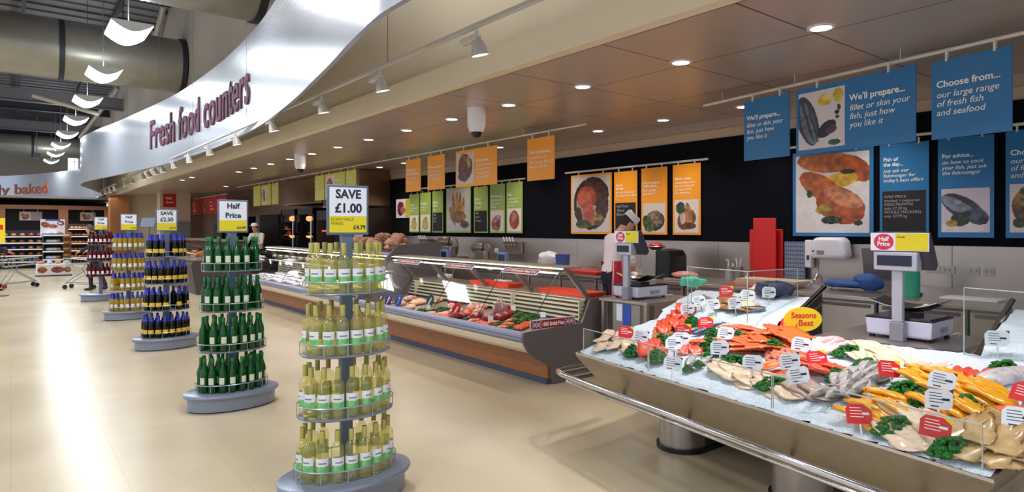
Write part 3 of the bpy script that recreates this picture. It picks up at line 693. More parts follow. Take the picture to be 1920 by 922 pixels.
poster(1203,1251,314,440,ORG,'orange wall poster with stuffed meat photo, right of the chalkboard one', both(p_text('All our meat is\n100% British...','fresh quality\nguaranteed',.055,.26), p_photo(FAG,0,.5)))
poster(1262,1314,307,440,ORG,'rightmost orange wall poster, with roast chicken photo', both(p_text('All our meat...','comes from farms\nwe can trust and\nis prepared by\nour butchers',.055,.24), p_photo(CHOP,0,.53)))
FRIES = paint((196,188,182), [(.5,.2,.5,.14,0,(216,210,206),.1),(.32,.5,.07,.38,.12,(222,150,40),.3),(.45,.55,.07,.38,.0,(232,166,60),.3),(.58,.56,.07,.36,-.05,(214,140,40),.3),(.7,.5,.07,.3,-.15,(224,158,60),.3),(.5,.34,.34,.14,0,(200,130,40),.4),(.22,.4,.08,.2,.4,(210,140,50),.3),(.78,.16,.18,.09,0,(150,80,60),.5)], 56, 72, 14)
CHEE = paint((230,224,208), [(.5,.45,.3,.4,.2,(226,196,90),.25),(.4,.3,.3,.2,0,(236,214,130),.2),(.6,.7,.14,.2,.3,(210,190,150),.3)], 30, 34, 15)
HAM = paint((226,210,200), [(.4,.4,.36,.3,.5,(206,90,70),.4),(.5,.6,.3,.16,.3,(230,180,170),.3),(.6,.3,.14,.3,-.3,(180,60,50),.4),(.4,.15,.3,.1,0,(220,120,90),.4)], 40, 44, 16)
SALM = paint((232,222,210), [(.5,.5,.36,.4,0,(226,90,56),.35),(.45,.6,.2,.2,0,(240,150,110),.3),(.6,.3,.2,.16,.4,(206,60,40),.3)], 40, 44, 17)
poster(768,786,364,437,GRNC,'green wall poster with cheese wedge, leftmost of the green row', both(p_text('All our','cheese is cut\nfor you',.07,.3), p_photo(CHEE,0,.48)))
poster(788,808,361,437,GRNC,'green wall poster with pale cheese block, second of the green row', both(p_text('We\'ll slice...','as much as\nyou like',.07,.3), p_photo(CHEE,0,.48)))
poster(811,831,358,437,GRNC,'green wall poster with chalkboard, left of the golden fingers poster', both(p_text('Cheese\nof the','day',.08,.3), p_chalk(.0,.5,'Half\nprice\nBrie',.08)))
poster(837,883,351,437,GRNC,'large wall poster of golden pastry fingers in a bowl', p_photo(FRIES,0,1))
poster(889,915,350,437,GRNC,'green wall poster with chalkboard, right of the golden fingers poster', both(p_text('Deli of\nthe day...','just ask',.08,.3), p_chalk(.0,.5,'Half\nprice\nsausage',.08)))
poster(919,947,345,437,GRNC,'green wall poster with ham photo, second from right of the green row', both(p_text('We have the...','finest cooked\nand cured\nmeats',.075,.28), p_photo(HAM,0,.5)))
poster(950,980,341,437,GRNC,'green wall poster with smoked salmon, rightmost of the green row', both(p_text('Deli...','a choice of\nsmoked fish\nand more',.075,.28), p_photo(SALM,0,.52)))
rt, w_, h_ = board('wall_notice', 'small white and yellow notice with red print left of the green posters', 'notice', VX(743,408,FX), VX(768,408,FX), 1.93, 2.43, WCARD, clips=False)
picture(paint((230,226,230), [(.35,.5,.26,.4,0,(196,60,70),.4),(.5,.4,.2,.2,0,(236,150,150),.3),(.85,.5,.16,.5,0,(220,214,30),.1,'r')], 30, 26, 18), -w_/2+.01, w_/2-.01, .01, h_-.01, -.0065, rt)
GRILL = paint((214,208,214), [(.5,.42,.5,.42,0,(224,220,222),.05),(.42,.9,.4,.14,-.1,(236,130,54),.3),(.8,.8,.26,.14,-.5,(222,104,40),.3),(.62,.66,.24,.09,.1,(240,190,50),.2),(.36,.58,.34,.15,-.5,(232,120,54),.3),(.62,.34,.34,.22,-.35,(228,104,40),.32),(.66,.44,.28,.10,-.35,(244,160,110),.3),(.4,.3,.12,.06,.2,(226,190,60),.4),(.5,.16,.14,.05,0,(80,110,50),.6),(.2,.5,.04,.05,0,(80,110,60),.6),(.86,.12,.06,.03,0,(90,120,60),.6),(.72,.76,.1,.03,0,(90,110,60),.7)], 96, 104, 19)
MACK = paint((206,192,206), [(.4,.1,.5,.14,0,(230,220,230),.05),(.45,.56,.5,.24,-.55,(70,84,100),.4),(.35,.6,.42,.13,-.55,(170,176,200),.3),(.75,.36,.24,.18,-.4,(100,112,140),.35),(.86,.26,.1,.08,-.4,(50,56,76),.4),(.4,.3,.2,.16,0,(60,90,60),.5),(.22,.2,.12,.08,0,(232,180,60),.3),(.55,.42,.08,.06,0,(40,50,60),.5)], 64, 66, 20)
PAEL = paint((214,206,206), [(.5,.55,.46,.42,0,(206,130,60),.55),(.3,.7,.2,.16,0,(226,170,80),.5),(.5,.36,.2,.16,0,(190,80,50),.5),(.2,.2,.14,.1,0,(80,120,60),.5),(.4,.85,.2,.1,0,(120,150,60),.5)], 60, 60, 21)
poster(1487,1638,281,441,BLUE,'large blue-bordered wall poster of grilled salmon with lemon', p_photo(GRILL,0,1,.045))
poster(1650,1742,268,443,BLUE,'blue wall poster with chalkboard, reading Fish of the day', both(p_text('Fish of\nthe day...','just ask our\nfishmonger for\ntoday\'s best offers',.060,.20), p_chalk(.02,.51,'HALF PRICE\nsmoked + peppered\nKING PRAWNS\nonly £7.50 kg\nWHOLE MACKEREL\nonly £2.99 kg',.046)))
poster(1759,1864,256,443,BLUE,'blue wall poster with mackerel photo, reading For advice', both(p_text('For advice...','on how to cook\nyour fish, just ask\nthe fishmonger',.062,.22), p_photo(MACK,.02,.52)))
poster(1886,1998,240,443,BLUE,'blue wall poster at the right frame edge, reading Choose from', both(p_text('Choose from...','our large range\nof fresh fish\nand seafood',.078,.26), p_photo(PAEL,.02,.53)))
for (pa, pb, lab) in (((1060,326),(1328,296),'silver wall rail above the orange posters'),((762,358),(985,332),'silver wall rail above the green posters'),((1480,279),(2010,220),'silver wall rail above the blue posters')):
    P, Q = VX(*pa, 8.235), VX(*pb, 8.235); z = (P.z+Q.z)/2; rt = thing('sign_rail', lab, 'sign rail', (P.x, P.y, z))
    MB().tube([(0,0,0),(0,Q.y-P.y,0)], .018, 8).build('rail_tube', TRK, rt)
    for t in (.1,.9): MB().tube([(0,(Q.y-P.y)*t,0),(.065,(Q.y-P.y)*t,0)], .012, 6).build('wall_bracket', TRK, rt)
# ------------------------------------------------------------------ SERVE-OVER COUNTERS
SLAT = mat('cream_vent_slats', rgb(206,196,170), .35, .3)
VINYL = mat('dark_vent_gap', rgb(44,40,38), .5)
def serve_counter(y0, y1, label, posts, right_end=True, glass=True, zt=1.21, left_end=True):
    rt = thing('serve_over_counter', label, 'counter', (4.47, (y0+y1)/2, 0))
    def L(o): return o
    B = lambda mb, n, m, **k: mb.build(n, m, rt, world=True, **k)
    B(MB().box(4.47,5.30,y0,y1,.06,.36), 'wood_panel', WOOD)
    B(MB().box(4.455,5.28,y0,y1,0,.06), 'kick_board', mat('kick_blue_grey', rgb(70,76,98), .5))
    B(MB().prism([(4.22,.355),(4.60,.355),(4.60,.47),(4.14,.47),(4.16,.40)], y0, y1, 'y'), 'cream_front_panel', CREAM, bevel=.006)
    bp = MB().prism([(4.14,.475),(4.19,.475),(4.19,.575),(4.14,.585),(4.115,.56),(4.11,.50)], y0, y1, 'y'); B(bp, 'front_bumper', BUMP, bevel=.008)
    B(MB().box(4.104,4.112,y0+.005,y1-.005,.522,.530), 'bumper_groove', mat('groove_blue', rgb(96,104,136), .4))
    B(MB().prism([(4.19,.52),(4.95,.60),(4.95,.56),(4.19,.48)], y0, y1, 'y'), 'display_deck', STEEL)
    # back wall of the well with vent slats
    B(MB().prism([(4.95,.56),(5.06,.84),(5.10,.84),(5.02,.56)], y0, y1, 'y'), 'vent_panel', VINYL)
    mb = MB()
    for k in range(5):
        z = .63+k*.046; x = 4.95+(z-.56)/.28*.11; mb.box(x-.022,x-.004,y0+.02,y1-.02,z,z+.022)
    for yy in np.arange(y0+.02, y1, 1.22): mb.box(4.955,5.04,yy-.0,yy+.015,.62,.84)
    B(mb, 'vent_slats', SLAT)
    B(MB().prism([(5.03,.835),(5.42,.835),(5.42,.875),(5.05,.875),(5.02,.86)], y0, y1, 'y'), 'work_shelf', STEEL, bevel=.004)
    B(MB().box(5.30,5.42,y0,y1,.0,.835), 'rear_body', GREYP)
    # end panels
    prof = [(4.14,.585),(4.95,.612),(4.975,.66),(5.075,.872),(5.42,.882),(5.42,.0),(4.52,.0),(4.50,.18),(4.33,.28),(4.20,.36),(4.135,.45),(4.11,.52),(4.12,.57)]
    if right_end: B(MB().prism(prof, y0-.035, y0, 'y'), 'end_panel', GREYP, bevel=.004)
    if left_end: B(MB().prism(prof, y1, y1+.035, 'y'), 'end_panel', GREYP, bevel=.004)
    if glass:
        n = 12; rings = []
        for i in range(n+1):
            t = i/n
            # rises almost straight, then curls over the top
            if t < .62: x = 4.23+t*.60; z = .60+t*.86
            else: a = (t-.62)/.38*PI*.55; x = 4.602+.155*math.sin(a)*1.1; z = 1.133+.09*(math.sin(a))
            rings.append([(x,z),(x+.006,z-.003)])
        vs = []
        mb = MB()
        seg = np.linspace(y0+.01, y1-.01, posts)
        for k in range(len(seg)-1):
            R_ = [[(r[0][0],seg[k]+.004,r[0][1]),(r[0][0],seg[k+1]-.004,r[0][1]),(r[1][0],seg[k+1]-.004,r[1][1]),(r[1][0],seg[k]+.004,r[1][1])] for r in rings]
            MB().loft(R_).build('curved_glass', CGLASS, rt, world=True, ang=30)
        B(MB().box(4.70,4.98,y0,y1,zt,zt+.022), 'canopy_top', mat('canopy_grey', rgb(150,146,126), .45, .1), bevel=.006)
        B(MB().box(4.67,4.70,y0,y1,zt-.006,zt+.006), 'canopy_lamp', mat('canopy_tube', (1,.97,.9), .4, emis=1.1))
        for s_ in seg:
            B(MB().prism([(4.72,1.20),(4.80,1.20),(5.12,.86),(5.05,.86)], s_-.02, s_+.02, 'y'), 'support_post', STEELD, bevel=.004)
            B(MB().tube([(4.232,s_,.60),(4.602,s_,1.133),(4.70,s_,1.20)], .0045, 5), 'glass_seam', BLACK)
    return rt
serve_counter(5.10, 9.0, 'grey meat counter with curved glass and wood plinth, right of the wine stands', 5)
serve_counter(9.10, 15.3, 'farther deli counter with curved glass and wood plinth, seen behind the wine stands', 6)
rt = thing('counter_partition', 'tall grey end partition between the meat counter and deli counter', 'partition', (4.9, 9.05, 0))
MB().prism([(4.10,.50),(4.12,.62),(4.35,.92),(4.80,1.39),(5.62,1.43),(5.62,0),(4.50,0),(4.48,.3),(4.2,.36)], 9.045, 9.095, 'y').build('partition_board', GREYP, rt, world=True, bevel=.005)
# strip signs on the meat counter
UJB = mat('flag_blue', rgb(44,44,110), .5)
MEATRED = mat('deep_red_card', rgb(170,26,44), .4)
def flag(parent, x, z, w_, h_, y):
    f = MB(); f.box(x,x+w_,y-.0012,y,z,z+h_); f.cur = 1
    f.box(x,x+w_,y-.002,y-.0012,z+h_*.38,z+h_*.62); f.box(x+w_*.42,x+w_*.58,y-.002,y-.0012,z,z+h_)
    for s_ in (1,-1):
        a = math.atan2(h_*s_, w_); c = Vector((x+w_/2, 0, z+h_/2)); d = Vector((math.cos(a),0,math.sin(a)))*math.hypot(w_,h_)/2; n_ = Vector((-math.sin(a),0,math.cos(a)))*h_*.06
        f.add([tuple(Vector((0,y-.0016,0))+c+d*p+n_*q) for p, q in ((-1,-1),(1,-1),(1,1),(-1,1))], [(0,1,2,3)])
    f.cur = 2; f.box(x,x+w_,y-.0023,y-.002,z+h_*.44,z+h_*.56); f.box(x+w_*.46,x+w_*.54,y-.0023,y-.002,z,z+h_)
    return f.build('union_flag', [UJB, WCARD, REDT], parent, smooth=False)
def meat_sign(name, label, P, Q, z, h_, tilt=0):
    d = Vector((Q[0]-P[0], Q[1]-P[1])); w_ = d.length
    rt = thing(name, label, 'sign', ((P[0]+Q[0])/2,(P[1]+Q[1])/2,z)); rt.rotation_euler = Matrix.Rotation(math.atan2(d.y,d.x),4,'Z').__matmul__(Matrix.Rotation(tilt,4,'X')).to_euler()
    MB().box(-w_/2,w_/2,0,.006,0,h_).build('sign_card', WCARD, rt); MB().box(-w_/2+.01,w_/2-.01,-.001,0,.01,h_-.01).build('red_field', MEATRED, rt)
    flag(rt, -w_/2+.02, .02, h_*1.3, h_-.04, -.001); flag(rt, w_/2-.02-h_*1.3, .02, h_*1.3, h_-.04, -.001)
    text('100% British Meat', h_*.56, WTXT, rt, (0,-.0025,h_*.30), align='CENTER', width=w_-h_*3.2, bold=.03); return rt
# along the end panel top edge, facing the camera
meat_sign('counter_sign', 'red 100% British Meat sign on the right end of the meat counter', (4.22,5.085), (4.86,5.085), .592, .105)
for px0, px1, lab in ((742,786,'left one'),(833,886,'middle one'),(943,1008,'right one')):
    y0, y1 = VX(px0,495,4.6).y, VX(px1,495,4.6).y
    meat_sign('canopy_sign', 'small red strip sign clipped on the meat counter glass, '+lab, (4.572,y0), (4.572,y1), 1.135, .09, -.95)

# ---- meat and garnish
def food_mat(n, c, c2, sc=40, r=.35, b=.25): return mat(n, c, r, 0, 0, sc, b, c2=c2)
BEEFM = food_mat('raw_beef', rgb(150,26,34), rgb(96,14,24)); PORKM = food_mat('raw_pork', rgb(226,170,160), rgb(206,130,124)); ORGM = food_mat('marinated_meat', rgb(226,96,44), rgb(196,50,30))
CHICK = food_mat('raw_chicken', rgb(236,196,160), rgb(220,160,130)); BONE = food_mat('pale_bone_meat', rgb(226,196,178), rgb(160,70,70))
GARN = food_mat('green_garnish', rgb(50,110,30), rgb(22,64,18), 60, .6, .8)
PACKM = mat('glossy_film_pack', rgb(236,190,196), .12, 0, 0, 30, .15, c2=rgb(206,70,80))
def lump(name, label, cat, m, L, W, H, seed, group=None, rough=.25):
    random.seed(seed); q = Vector((seed*3.1, seed*1.7, 0)); mb = MB()
    mb.ell((0,0,H*.42), (L/2,W/2,H/2), 16, 9, warp=lambda p: Vector((p.x*(1+rough*noise.noise(p*18+q)), p.y*(1+rough*noise.noise(p*20-q)), p.z*(1+rough*noise.noise(p*24+q*2)))))
    o = mb.build(name, m); tag(o, label, cat, group); return o
def leafy(name, label, cat, L, W, H, seed, m=None, n=70, group=None):
    random.seed(seed); mb = MB()
    for k in range(n):
        a = random.uniform(0,2*PI); r = random.random()**.5; x, y = r*L/2*math.cos(a), r*W/2*math.sin(a); z = H*(1-r*r)*random.uniform(.5,1)
        s = random.uniform(.10,.2)*min(L,W); q = Vector((k*1.3,seed,0))
        mb.ell((x,y,max(z, s*.35)), (s,s*.8,s*.45), 7, 5, rot=Matrix.Rotation(random.uniform(-1,1),3,'X') @ Matrix.Rotation(random.uniform(0,3),3,'Z'), warp=lambda p: p*(1+.55*noise.noise(p*260+q)))
    o = mb.build(name, m or GARN, ang=180); return tag(o, label, cat, group)
random.seed(3)
protoM = {
 'chop': lump('pork_chop','x','meat',PORKM,.19,.12,.035,1), 'joint': lump('beef_joint','x','meat',BEEFM,.20,.13,.10,2), 'steak': lump('beef_steak','x','meat',BEEFM,.19,.12,.03,3),
 'kebab': lump('marinated_meat_piece','x','meat',ORGM,.17,.09,.05,4), 'chicken': lump('chicken_piece','x','meat',CHICK,.18,.12,.07,5), 'lamb': lump('lamb_joint','x','meat',BONE,.22,.11,.08,6),
 'garnish': leafy('salad_garnish','x','garnish',.26,.13,.05,8, n=60), 'sausage': None}
mb = MB()
for k in range(4): mb.tube([(-.08,.034*k-.05,.018),(-.03,.034*k-.045,.022),(.04,.034*k-.05,.02),(.09,.034*k-.052,.018)], [.010,.0165,.0165,.010], 8)
protoM['sausage'] = tag(mb.build('sausage_link', ORGM), 'x', 'meat')
used = set(); placed = {}
def deckz(x): return .52+(x-4.19)*.08/.76
def put(kind, px, py, rz, base, sc=1):
    # on the display deck, at the spot seen
    z = .56
    for _ in range(4): p = G(px, py, z); z = deckz(p.x)+.03
    p = G(px, py, z); x = min(max(p.x, 4.28), 4.88)
    o = protoM[kind] if kind not in used else dup(protoM[kind]); used.add(kind)
    o.location = (x, p.y, deckz(x)+.002); o.rotation_euler = (0,-.1,rz); o.scale = (sc,)*3
    placed.setdefault((kind, base), []).append(o)
meats = [('chop',716,563),('chop',727,566),('chop',741,571),('chicken',752,568),('chop',748,563),('chicken',770,575),('chicken',779,568),('lamb',768,560),('chicken',790,566),('chop',783,560),('garnish',776,584),('garnish',792,583),('chop',790,588),
 ('lamb',818,563),('chicken',826,561),('lamb',846,574),('garnish',815,582),('garnish',826,578),('sausage',810,592),('sausage',826,594),('chop',838,596),('chop',833,585),('chicken',856,583),
 ('joint',862,565),('joint',852,598),('kebab',872,587),('kebab',866,594),('kebab',880,582),('garnish',870,600),('lamb',905,575),('lamb',888,575),('lamb',897,584),('joint',893,595),('kebab',889,600),('kebab',876,603),
 ('kebab',902,604),('sausage',893,610),('joint',918,600),('steak',925,594),('joint',938,596),('kebab',925,604),('garnish',935,606),('garnish',918,614),('steak',942,590),('joint',952,592),('kebab',960,600),('kebab',953,607),('garnish',975,592),('garnish',965,603),('garnish',985,600),('sausage',975,612),('garnish',957,615),('sausage',990,606),('steak',970,585),('joint',948,582),('garnish',1000,592),('garnish',978,584),('kebab',940,613)]
for i, (k, px, py) in enumerate(meats):
    nm = {'chop':'pink pork chop','joint':'dark red beef joint','steak':'dark red beef steak','kebab':'orange marinated meat piece','chicken':'pale chicken piece','lamb':'pale bony lamb joint','garnish':'green salad garnish','sausage':'row of orange sausages'}[k]
    put(k, px, py, random.uniform(-.6,.9), '%s in the %s part of the meat counter' % (nm, 'left' if px < 800 else ('middle' if px < 900 else 'right')), random.uniform(.9,1.15))
for (k, base), os_ in placed.items(): ordinals(os_, base, base)
# standing oval cards in the meat counter
for px, py, c, nm in ((713,556,rgb(58,24,90),'purple'),(728,558,rgb(20,60,140),'dark blue'),(747,560,rgb(18,86,186),'bright blue'),(806,564,rgb(6,74,66),'dark green'),(855,578,rgb(226,24,30),'red')):
    p = G(px, py, .66); p.x = min(p.x, 4.7)
    rt = thing('oval_card', '%s leaning oval card among the meat' % nm, 'card', (p.x, p.y, deckz(p.x)+.0))
    mb = MB(); M_ = Matrix.Rotation(-.2,3,'Y') @ Matrix.Rotation(.9,3,'X')
    mb.loft([[tuple(M_ @ Vector((e, .065*math.cos(2*PI*i/24), .145*math.sin(2*PI*i/24)))+Vector((0,0,.10))) for i in range(24)] for e in (-.003,.003)]); mb.build('card', mat('card_'+nm.replace(' ','_'), c, .35), rt)
    mb = MB(); mb.loft([[tuple(M_ @ Vector((e, y, z))+Vector((0,0,.10))) for y, z in ((-.012,-.09),(.012,-.09),(.012,.09),(-.012,.09))] for e in (-.0036,-.003)]); mb.build('printed_line', WTXT, rt)
for i, (px, py) in enumerate(((928,574),(962,577),(918,588),(1018,588),(744,590-18))):
    p = G(px, py, .68); p.x = min(max(p.x,4.3),4.85)
    rt = thing('price_ticket', 'small white ticket stuck in the meat, %s' % ['on the bagged joint','right of the bagged joint','lying front of the bagged joint','behind the British Meat sign','at the left among chops'][i], 'ticket', (p.x,p.y,deckz(p.x)+.0), -1.2)
    MB().box(-.035,.035,-.001,.001,.06,.12).build('card', WCARD, rt); MB().box(-.004,.004,.001,.003,0,.07).build('ticket_spike', STEEL, rt)
o = lump('bagged_joint','dark red joint in a clear bag standing up in the meat counter','meat',BEEFM,.16,.15,.20,31); p = G(938,575,.68); o.location = (4.68, VX(938,575,4.68).y, deckz(4.68))
rt = thing('plastic_bag', 'clear gathered bag around the upright dark joint', 'bag', o.location); MB().lathe([(.09,0),(.10,.06),(.08,.17),(.025,.22),(.03,.26)], 16).build('bag_film', clear('bag_film', (.92,.88,.9), .5, .12, (.8,.7,.75)), rt)
# ---- deli counter packs
pk = thing('meat_pack', 'x', 'pack', (0,0,0)); MB().box(-.11,.11,-.08,.08,0,.03).build('tray', WHITE, pk, bevel=.008); MB().pillow(.2,.15,.04,8,6).build('film_wrapped_meat', PACKM, pk); kids(pk)[1].location.z = .028
L0 = []
for i in range(44):
    y = 9.35+(i//3)*.4+random.uniform(-.03,.03); x = 4.34+(i % 3)*.21+random.uniform(-.01,.01)
    o = pk if i == 0 else dup(pk); o.location = (x,y,deckz(x)+.012); o.rotation_euler = (0,-.1,random.choice((0,1.57))+random.uniform(-.12,.12)); L0.append((i%3, y, o))
for r_ in range(3):
    ordinals([o for a,b,o in L0 if a == r_], 'pink meat pack in the deli counter, %s row' % ['front','middle','rear'][r_], 'meat packs in the deli counter, %s row' % ['front','middle','rear'][r_])
rt = thing('glass_shelf', 'long lit glass shelf of salads inside the deli counter', 'shelf', (4.83,12.2,.92)); MB().box(-.10,.15,-3.0,3.0,0,.012).build('shelf_glass', GLASS, rt); MB().box(-.105,-.1,-3.0,3.0,0,.02).build('shelf_edge', WHITE, rt)
TUBS = []
tb = thing('salad_tub', 'x', 'tub', (0,0,0)); MB().box(-.09,.09,-.11,.11,0,.06).build('tub', STEEL, tb, bevel=.01); MB().pillow(.16,.19,.03,8,6).build('salad', food_mat('mixed_salad', rgb(206,190,150), rgb(140,120,70), 60), tb); kids(tb)[1].location.z = .055
for i in range(14): o = tb if i == 0 else dup(tb); o.location = (4.85, 9.5+i*.42, .933); TUBS.append(o)
ordinals(TUBS, 'steel tub of salad on the deli counter shelf', 'salad tubs on the deli shelf')
# ---- rear open shelving with bagged loaves and purple light (behind the partition)
rt = thing('refrigerated_shelving', 'open shelving with purple lit shelf edge, behind the deli counter', 'shelving', (6.3,12.6,0))
mb = MB(); mb.box(5.9,6.7,11.3,11.34,0,1.2); mb.box(5.9,6.7,14.0,14.04,0,1.2); mb.box(6.66,6.7,11.3,14.04,0,1.2); mb.box(5.9,6.7,11.3,14.04,1.17,1.2); mb.box(5.9,6.7,11.3,14.04,.1,.14); mb.build('cabinet_shell', GREYP, rt, world=True)
for z in (.55, .86): MB().box(5.95,6.66,11.35,14,z,z+.02).build('shelf', STEEL, rt, world=True)
MB().box(5.90,5.93,11.35,14,1.10,1.16).build('purple_lamp', mat('purple_tube', rgb(170,110,230), .4, emis=2.5), rt, world=True)
light('purple_glow','AREA',(6.1,12.6,1.08),6,(.7,.4,1),target=(6.1,12.6,0),shape='RECTANGLE',size=.2,size_y=2.4)
BAGM = mat('bagged_roll_film', rgb(228,190,164), .14, 0, 0, 45, .5, c2=rgb(176,110,90)); LB = []
bp0 = lump('bread_bag','x','bread bag',BAGM,.30,.2,.16,41,rough=.6)
for i in range(26):
    lay = i//11; o = bp0 if i == 0 else dup(bp0)
    o.location = (6.1+random.uniform(-.05,.4), 11.5+(i % 11)*.23+lay*.1+.0, 1.202+lay*.10); o.rotation_euler = (0,0,random.uniform(0,3)); LB.append(o)
ordinals(LB, 'plastic-bagged rolls heaped on top of the purple-lit shelving', 'bagged rolls on the shelving')
# ---- hot food counter far left with dark end panel
rt = thing('hot_food_counter', 'dark hot-food counter with curved glass, behind the green bottles', 'counter', (4.3,19,0))
mb = MB(); mb.prism([(3.62,0),(3.50,.75),(3.55,.85),(4.9,.85),(4.9,0)], 17.3, 22, 'y'); mb.build('body', mat('dark_brown_laminate', rgb(74,64,66), .45), rt, world=True, bevel=.01)
MB().box(3.5,4.9,17.3,22,.851,.90).build('steel_deck', STEEL, rt, world=True)
mb = MB(); mb.loft([[(3.62+.5*math.sin(a),y,.9+.42*(1-math.cos(a)) if False else .9+.42*math.sin(a)) if False else (3.60+.62*(1-math.cos(a)), y, .9+.42*math.sin(a)) for y in (17.35,21.95)]+[(3.606+.62*(1-math.cos(a)), y, .9+.415*math.sin(a)) for y in (21.95,17.35)] for a in [PI/2*i/8 for i in range(9)]]); mb.build('curved_glass', GLASS, rt, world=True)
MB().box(4.2,4.75,17.3,22,1.31,1.35).build('canopy_top', STEEL, rt, world=True)
for y in (17.33, 21.95): MB().prism([(3.62,.9),(3.72,1.12),(4.2,1.31),(4.75,1.31),(4.75,.9)], y-.015, y+.015, 'y').build('glass_end', clear('smoky_glass',(.7,.68,.66),.2,.12,(.3,.27,.25)), rt, world=True)
light('hot_lamp','AREA',(4.3,19.5,1.28),14,(1,.72,.42),target=(4.3,19.5,0),shape='RECTANGLE',size=.3,size_y=3)
fd = []
f0 = lump('roast_chicken','x','food',food_mat('golden_roast', rgb(206,130,56), rgb(150,76,30)),.24,.18,.12,51)
for i in range(12): o = f0 if i == 0 else dup(f0); o.location = (3.9+.32*(i % 3), 17.7+(i//3)*.9, .902); o.rotation_euler = (0,0,i); fd.append(o)
ordinals(fd, 'golden roast piece under the hot-food counter glass', 'hot food pieces')

# ------------------------------------------------------------------ REAR WORKTOP AND CABINETS
WT = thing('worktop', 'long stainless steel worktop along the back wall', 'worktop', (7.7, 7.5, .88))
MB().box(7.14,8.26,.3,14.6,.88,.92).build('top_slab', STEEL, WT, world=True, bevel=.004); MB().box(8.2,8.262,.3,14.6,.92,.99).build('upstand', STEEL, WT, world=True)
cb = thing('base_cabinet', 'x', 'cabinet', (7.2, 0, 0), 0, 'steel cabinets under the worktop')
MB().box(.03,.98,0,.80,.08,.875).build('carcass', STEELD, cb); MB().box(.0,.028,.012,.788,.1,.85).build('door', STEEL, cb, bevel=.004)
MB().tube([(-.028,.66,.66),(-.028,.66,.80)], .007, 6).build('door_handle', CHROME, kids(cb)[1]) if False else None
MB().box(.05,.98,0,.80,0,.08).build('plinth', DARK, cb)
KIDS.pop(cb.name, None); dr = [c for c in kids(cb) if c.name.startswith('door')][0]
MB().box(-.012,.0,.05,.75,.800,.835).build('door_handle', mat('recess_grip', rgb(96,92,92), .4, .5), dr); KIDS.clear()
cl = []
for i in range(17): o = cb if i == 0 else dup(cb); o.location = (7.2, .5+i*.82, 0); cl.append(o)
ordinals(cl, 'steel base cabinet under the back worktop', 'steel cabinets under the worktop')
# things on the worktop and wall
def at_wt(px, py, x=None, z=.92):
    return VX(px, py, x) if x else G(px, py, z)
# chopping boards
for (px0,px1,pyt,lab,x) in ((1413,1455,409,'tall narrow red chopping board leaning on the wall, in front',8.10),(1406,1468,430,'wider shorter red chopping board behind the tall narrow one',8.19)):
    a, b = VX(px0,515,x), VX(px1,515,x); zt = VX(px0,pyt,x).z
    rt = thing('chopping_board', lab, 'chopping board', (x,(a.y+b.y)/2,.921)); MB().box(-.012,.012,-abs(a.y-b.y)/2,abs(a.y-b.y)/2,0,zt-.921).build('board', RED, rt, bevel=.006)
a, b = VX(1471,517,8.2), VX(1510,453,8.2)
rt = thing('perforated_board', 'blue-grey perforated board standing right of the red boards', 'board', (8.2,(a.y+b.y)/2,.985)); w2 = abs(a.y-b.y)/2
MB().box(-.01,.01,-w2,w2,0,b.z-.985).build('board', mat('blue_grey_board', rgb(120,132,160), .5), rt, bevel=.02)
mb = MB()
for i in range(8):
    for j in range(9): y = -w2+.03+i*(2*w2-.06)/7; z = .04+j*.055; mb.tube([(-.0105,y,z),(-.012,y,z)], .009, 8)
o = mb.build('dark_hole', INK, rt); o['kind'] = 'stuff'
rt = thing('hand_dryer', 'white rounded hand dryer on the steel splashback', 'hand dryer', (8.26, 3.89, 1.27))
prof = [(-.22,0),(.22,0),(.23,.05),(.21,.22),(.16,.27),(-.16,.27),(-.21,.22),(-.23,.05)]
mb = MB(); mb.loft([[(0,y,z) for y,z in prof],[(-.16,y*.98,z*.98) for y,z in prof],[(-.2,y*.88,.02+z*.86) for y,z in prof]]); mb.build('dryer_shell', WHITE, rt, bevel=.025, ang=60)
MB().box(-.206,-.19,.03,.12,.05,.10).build('air_outlet', STEELD, rt); MB().tube([(-.204,.17,.09),(-.19,.17,.09)], .012, 10).build('push_button', BLACK, rt)
a = VX(1517,462,8.2); rt = thing('soap_dispenser', 'slim white soap dispenser left of the hand dryer', 'soap dispenser', (8.26,a.y,1.14)); MB().box(-.09,0,-.045,.045,0,.36).build('dispenser_body', WHITE, rt, bevel=.012); MB().box(-.096,-.088,-.015,.015,.1,.16).build('soap_window', BLACK, rt)
a = VX(1630,470,8.15); rt = thing('towel_bin', 'grey tapered towel holder behind the large scale sign', 'towel holder', (8.26,3.32,1.05)); MB().prism([(-.16,.36),(0,.36),(0,0),(-.08,0)], -.17, .17, 'y').build('holder_body', STEELD, rt); MB().box(-.02,0,-.08,.02,.38,.48).build('note_card', WCARD, rt)
a = G(1605,535,.93); rt = thing('blue_cloth', 'crumpled blue cloth left on the worktop', 'cloth', (7.85,3.45,.921)); mb = MB(); mb.ell((0,.1,.07),(.16,.26,.05),18,9,warp=lambda p: p*(1+.3*noise.noise(p*9))); mb.ell((0,-.16,.11),(.12,.16,.10),16,9,warp=lambda p: p*(1+.35*noise.noise(p*10))); mb.build('folded_cloth', mat('blue_fabric', rgb(56,92,160), .8), rt)
a = VX(1710,530,7.6); rt = thing('paper_roll', 'green paper roll standing behind the large scale', 'paper roll', (7.6,a.y,.921)); MB().lathe([(.02,0),(.075,0),(.075,.27),(.02,.27)], 20).build('roll', mat('green_paper', rgb(60,166,134), .8, bump=.2, scale=60), rt)
for px, py, lab, g2 in ((1865,510,'left single','s'),(1845,510,'x','s')): pass
